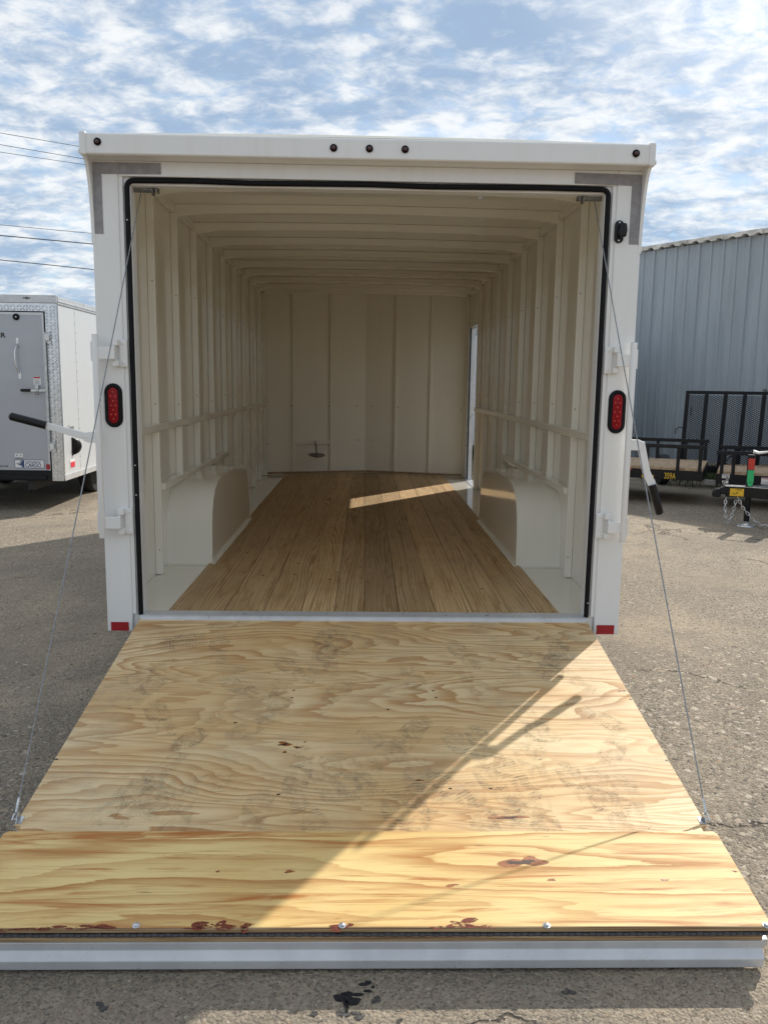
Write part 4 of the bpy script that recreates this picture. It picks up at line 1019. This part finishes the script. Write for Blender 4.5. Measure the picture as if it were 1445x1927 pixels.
def utility(name_label, loc, ang, L, Wd, deck, railz, posts, wheels_x, fend=True):
    t = empty('utility_trailer', loc, ang, label=name_label, cat='trailer')
    MB().box(0, L, 0, 0.05, deck-0.13, deck-0.004).box(0, L, Wd-0.05, Wd, deck-0.13, deck-0.004).box(0, 0.05, 0.0505, Wd-0.0505, deck-0.13, deck-0.004).box(L-0.05, L, 0.0505, Wd-0.0505, deck-0.13, deck-0.004).build('frame', 'black_paint', t, bevel=0.004)
    nb = 9; bw = (Wd-0.02)/nb
    for i in range(nb):
        MB().box(0.01, L-0.01, 0.01+i*bw+0.003, 0.01+(i+1)*bw-0.003, deck-0.003, deck+0.035).build('deck_board', 'deck_wood', t, bevel=0.003, )
    for yy in (0.0, Wd-0.05):
        MB().box(-0.01, L, yy-0.003, yy+0.05, railz-0.05, railz).build('top_rail', 'black_paint', t, bevel=0.004)
        for px_ in posts:
            MB().box(px_-0.02, px_+0.025, yy-0.002, yy+0.0095 if yy == 0 else yy+0.05, deck-0.12, railz-0.0505).build('rail_post', 'black_paint', t, bevel=0.003)
    for wx in wheels_x:
        wheel(t, wx, -0.14); wheel(t, wx, Wd+0.14)
    if fend:
        fender(t, min(wheels_x)-0.42, max(wheels_x)+0.42, -0.27, 0.26); fender(t, min(wheels_x)-0.42, max(wheels_x)+0.42, Wd+0.01, 0.26)
    return t
# A: long trailer whose side shows left of the gate
uA = Vector((0.9083, -0.418, 0)); oA = Vector((3.66, 7.35, 0)) - uA*2.1
angA = math.atan2(uA.y, uA.x)
tA = utility('long black utility trailer with pale deck boards and yellow 359A lettering on its side', (oA.x, oA.y, 0), angA, 3.05, 1.45, 0.475, 0.82, [0.1, 0.85, 1.6, 2.32, 2.72, 3.0], [0.75, 1.55], False)
text_mesh('lettering', '359A', 0.115, 'sticker_yellow', tA, frame_M((2.555, -0.0015, 0.355), (1, 0, 0), (0, 0, 1)), 0.004, 0, 0.95, 0.62, 0.001)
text_mesh('lettering', 'Texas', 0.05, 'sticker_yellow', tA, frame_M((2.27, -0.0015, 0.415), (1, 0, 0), (0, 0, 1)), 0.01, 0.1, 1, 0.8, 0.001)
MB().box(2.265, 2.42, -0.002, -0.0003, 0.352, 0.392).build('decal', 'sticker_yellow', tA)
am = MB().lathe([(0.034, 0), (0.034, 0.014), (0.024, 0.018), (0, 0.019)], (2.02, -0.0005, 0.405), (0, -1, 0), 16).build('side_marker', 'plastic_black', tA, smooth=True)
MB().lathe([(0.024, 0), (0.018, 0.010), (0, 0.013)], (2.02, -0.017, 0.405), (0, -1, 0), 14).build('lens', 'amber', am, smooth=True)
MB().box(1.985, 2.13, -0.03, 0.001, 0.455, 0.468).build('light_guard', 'sticker_red', tA)
# D: trailer with the tall mesh gate standing up towards us
tD = empty('utility_trailer', (4.97, 8.98, 0), R(-5), label='black utility trailer with tall mesh ramp gate standing upright', cat='trailer')
GW, gz0, gz1 = 1.80, 0.36, 1.485
lean = -0.055
gate = MB()
def gx(z): return 0.0
def gbar(x, w): gate.prism([(x, gz0), (x+w, gz0), (x+w+0.03, gz1), (x+0.03, gz1)], 'Y', -0.02, 0.02)
nb = 7
bays = []
xs = [i*(GW-0.05)/(nb-1) for i in range(nb)]
for i, x in enumerate(xs): gbar(x, 0.05)
gate.box(0.03, GW+0.03, -0.022, 0.022, gz1-0.001, gz1+0.05).box(0.0, GW, -0.022, 0.022, gz0-0.05, gz0+0.001)
gt = gate.build('ramp_gate', 'black_paint', tD, bevel=0.003)
for i in range(nb-1):
    mb = MB(); x0, x1 = xs[i]+0.05, xs[i+1]
    cw, chh = 0.062, 0.030
    nxm, nzm = int((x1-x0)/(cw/2)), int((gz1-gz0)/chh)
    for j in range(nzm):
        z = gz0+0.01+j*chh; sh = 0.03*(z-gz0)/(gz1-gz0)
        for q_ in range(nxm+1):
            xa_ = x0+q_*cw/2+sh; xb_ = min(xa_+cw/2, x1+sh+0.01)
            up_ = (q_ % 2 == 0)
            z0_, z1_ = (z, z+chh/2) if up_ else (z+chh/2, z)
            t_ = 0.0045
            mb.add([(xa_, 0.0, z0_-t_), (xb_, 0.0, z1_-t_), (xb_, 0.004, z1_+t_), (xa_, 0.004, z0_+t_)], [(0, 1, 2, 3)])
            z0b, z1b = (z, z-chh/2) if up_ else (z-chh/2, z)
            mb.add([(xa_, 0.0, z0b-t_), (xb_, 0.0, z1b-t_), (xb_, 0.004, z1b+t_), (xa_, 0.004, z0b+t_)], [(0, 1, 2, 3)])
    mb.build('mesh_panel', 'black_paint', gt)
MB().tube([(0.09, -0.025, 1.29), (0.115, -0.025, 1.28), (0.115, -0.025, 1.17), (0.09, -0.025, 1.16)], 0.008, 6).build('gate_handle', 'black_paint', gt, smooth=True)
MB().box(0.0, GW, 0.03, 0.10, 0.25, 0.36).box(0.0, 0.06, 0.10, 1.0, 0.25, 0.36).box(GW-0.06, GW, 0.10, 0.55, 0.25, 0.36).build('frame', 'black_paint', tD)
for i in range(4): MB().box(0.062, GW-0.062, 0.12+i*0.11, 0.22+i*0.11, 0.33, 0.365).build('deck_board', 'deck_wood', tD)
for xx in (-0.12, GW+0.12):
    MB().lathe([(0.10, -0.07), (0.24, -0.07), (0.25, 0), (0.24, 0.07), (0.10, 0.07)], (xx, 0.5, 0.25), (1, 0, 0), 20).build('wheel', 'rubber_matte', tD, smooth=True)
MB().tube([(-0.10, -0.03, 0.86), (-0.10, -0.03, 0.93), (-0.05, -0.03, 0.97), (0.0, -0.03, 0.955)], 0.008, 6).build('gate_latch', 'black_paint', tD, smooth=True)
# C: trailer between the gate and the front tongue
angC = math.atan2(-0.42, 0.90)
tC = utility('black utility trailer with flat top rail and white data stickers on its frame', (4.66, 6.86, 0), angC, 2.3, 1.2, 0.46, 0.765, [0.06, 0.2, 0.72, 1.3, 1.9], [1.75], False)
fender(tC, 0.02, 0.95, 0.99, 0.20, 0.40)
for x, z, w_, h_s in ((0.075, 0.405, 0.09, 0.055), (0.08, 0.338, 0.075, 0.035), (0.55, 0.352, 0.13, 0.085), (0.76, 0.352, 0.12, 0.085)):
    s_ = MB().box(x, x+w_, -0.0045, -0.0005, z, z+h_s).build('data_sticker', 'sticker_white', tC)
    if h_s > 0.05:
        MB().box(x+0.005, x+w_-0.005, -0.0052, -0.0046, z+h_s-0.016, z+h_s-0.006).build('sticker_band', 'sticker_red' if h_s > 0.08 else 'ink_blue', s_)
    for i_ in range(2): MB().box(x+0.008, x+w_*0.8, -0.0052, -0.0046, z+0.010+i_*0.016, z+0.015+i_*0.016).build('print_line', 'ink_grey', s_)
MB().box(-0.14, 0.0, -0.02, 0.06, 0.30, 0.37).build('stake_pocket', 'steel_grey', tC, bevel=0.004)
# B: trailer nose in front: coupler, A-frame, jack, chains
uB = Vector((0.965, -0.262, 0)); oB = Vector((4.20, 5.53, 0)); angB = math.atan2(uB.y, uB.x)
tB = empty('utility_trailer', (oB.x, oB.y, 0), angB, label='black trailer tongue with coupler, jack stand, chains and yellow sticker at right edge', cat='trailer')
tg = MB()
tg.prism([(0.02, -0.05), (0.22, -0.06), (1.5, -0.70), (1.5, -0.63), (0.30, 0.0), (1.5, 0.63), (1.5, 0.70), (0.22, 0.06), (0.02, 0.05)], 'Z', 0.335, 0.455)
tg.build('tongue', 'black_paint', tB, bevel=0.006)
MB().prism([(0.0, -0.07), (0.30, -0.08), (0.55, -0.21), (0.55, 0.21), (0.30, 0.08), (0.0, 0.07)], 'Z', 0.456, 0.462).build('tongue_plate', 'alu', tB)
cpl = MB().box(-0.05, 0.10, -0.045, 0.045, 0.36, 0.44).prism([(-0.125, 0.325), (-0.04, 0.325), (-0.03, 0.40), (-0.06, 0.43), (-0.11, 0.41), (-0.13, 0.37)], 'Y', -0.05, 0.05).build('coupler', 'black_paint', tB, bevel=0.01)
MB().tube([(0.0, 0, 0.44), (-0.02, 0, 0.49), (0.03, 0, 0.53), (0.02, 0, 0.57)], 0.014, 8).build('latch_lever', 'steel_grey', cpl, smooth=True)
jk = MB().cyl((0.26, -0.03, 0.05), (0.26, -0.03, 0.40), 0.032, 14).cyl((0.26, -0.03, 0.40), (0.26, -0.03, 0.83), 0.040, 14).build('jack_stand', 'black_paint', tB, smooth=True)
MB().lathe([(0.05, 0.055), (0.045, 0.03), (0.05, 0.014), (0.105, 0.012), (0.11, 0.0)], (0.26, -0.03, 0), (0, 0, 1), 18).build('jack_foot', 'zinc', jk, smooth=True)
MB().tube([(0.27, -0.06, 0.87), (0.33, -0.07, 0.855), (0.44, -0.07, 0.875), (0.50, -0.07, 0.90)], [0.02, 0.016, 0.012, 0.012], 8).build('crank_handle', 'sticker_white', jk, smooth=True)
for (z0_, z1_, mt) in ((0.66, 0.79, 'sticker_red'), (0.51, 0.655, 'sticker_green')):
    MB().box(0.225, 0.295, -0.0735, -0.0705, z0_, z1_).build('warning_tag', mt, jk)
MB().lathe([(0.028, 0), (0.028, 0.003), (0, 0.003)], (0.262, -0.0705, 0.495), (0, -1, 0), 16).build('warning_tag', 'sticker_green', jk)
s_ = MB().prism([(0.055, 0.348), (0.205, 0.348), (0.205, 0.435), (0.055, 0.435)], 'Y', -0.0615, -0.058, Matrix.Rotation(R(-2.5), 4, 'Z')).build('hitch_sticker', 'sticker_yellow', tB)
MB().tube([(0.085, -0.066, 0.385), (0.10, -0.066, 0.37), (0.12, -0.067, 0.372), (0.14, -0.067, 0.40)], 0.004, 6).build('arrow_print', 'ink_black', s_, smooth=True)
MB().box(0.125, 0.19, -0.0695, -0.066, 0.418, 0.426).build('print_line', 'ink_black', s_)
dT = Vector((1.28, -0.64, 0)).normalized()
text_mesh('lettering', 'Big', 0.12, 'sticker_yellow', tB, frame_M((0.49, -0.198, 0.358), (dT.x, dT.y, 0), (0, 0, 1)), 0.03, 0.3, 1.0, 0.95, 0.001)
rb = MB().lathe([(0.0, 0.0), (0.06, 0.004), (0.07, 0.03), (0.072, 0.2), (0.065, 0.27), (0.03, 0.285), (0.0, 0.286)], (0.55, -0.12, 0.575), (0, 0, 1), 14).build('manual_holder', 'red_bright', tB, smooth=True)
MB().box(0.51, 0.59, -0.08, -0.055, 0.44, 0.62).build('bracket', 'black_paint', rb)
# chains
def chain(pts, name):
    P = [Vector(p) for p in pts]; segs = []
    tot = sum((P[i+1]-P[i]).length for i in range(len(P)-1)); pitch_ = 0.040; n_ = int(tot/pitch_); mb = MB()
    def at(s):
        for i in range(len(P)-1):
            l = (P[i+1]-P[i]).length
            if s <= l or i == len(P)-2: return P[i].lerp(P[i+1], s/l), (P[i+1]-P[i]).normalized()
            s -= l
    for i in range(n_):
        c_, d_ = at((i+0.5)*pitch_)
        s1 = d_.cross(Vector((0, 1, 0)) if abs(d_.y) < 0.9 else Vector((1, 0, 0))).normalized(); s2 = d_.cross(s1)
        sd = s1 if i % 2 else s2
        loop = []
        for j in range(10):
            an = 2*math.pi*j/10; loop.append(c_ + d_*(0.027*math.cos(an)) + sd*(0.0145*math.sin(an)))
        mb.tube(loop, 0.0048, 5, True)
    mb.build(name, 'zinc', tB, smooth=True)
chain([(0.02, -0.03, 0.33), (0.015, -0.05, 0.22), (0.03, -0.06, 0.10), (0.06, -0.06, 0.045), (0.09, -0.06, 0.10), (0.12, -0.06, 0.24), (0.13, -0.05, 0.33)], 'safety_chain')
chain([(0.14, -0.06, 0.335), (0.20, -0.10, 0.22), (0.30, -0.14, 0.10), (0.40, -0.17, 0.035), (0.52, -0.20, 0.03), (0.68, -0.25, 0.09), (0.80, -0.30, 0.2), (0.86, -0.34, 0.335)], 'safety_chain')
# rest of B, beyond the right edge of the picture
MB().box(1.5, 1.56, -0.75, 0.75, 0.33, 0.46).box(1.5, 3.9, -0.75, -0.70, 0.331, 0.461).box(1.5, 3.9, 0.70, 0.75, 0.331, 0.461).build('frame', 'black_paint', tB)
for i in range(8): MB().box(1.52, 3.88, -0.745+i*0.187, -0.562+i*0.187, 0.463, 0.50).build('deck_board', 'deck_wood', tB)
MB().box(1.5, 1.55, -0.75, 0.75, 0.84, 0.89).box(1.5, 3.9, -0.75, -0.70, 0.8405, 0.8895).box(1.5, 1.545, -0.745, -0.705, 0.462, 0.842).box(1.5, 1.545, 0.705, 0.745, 0.462, 0.842).box(3.85, 3.9, -0.745, -0.705, 0.462, 0.842).build('top_rail', 'black_paint', tB)
wheel(tB, 2.8, -0.90); wheel(tB, 2.8, 0.90)

# ================================================================== overhead wires
wl = ['topmost thin wire crossing the sky at the left', 'second thin wire from the top in the sky at left', 'third thin wire from the top in the sky at left', 'fourth wire from the top, thin and faint, in the sky at left', 'thick dark cable, second from the bottom, in the sky at left', 'lowest dark cable in the sky at left, above the silver trailer']
for i, (y0, y1, x1, r) in enumerate([(250, 276, 152, 0.010), (272, 299, 158, 0.010), (286, 310, 160, 0.009), (423, 439, 172, 0.010), (443, 459, 173, 0.018), (489, 507, 175, 0.016)]):
    yy = 26.0
    p0_ = on_y(0, y0, yy); p1_ = on_y(x1, y1, yy+2.0)
    d_ = (p1_-p0_); 
    A_ = p0_-d_*4; B_ = p0_+d_*9
    pts = [A_.lerp(B_, t/12) for t in range(13)]
    tag(MB().tube(pts, r, 5).build('power_line', 'wire'), wl[i], 'power line', 'overhead power lines')
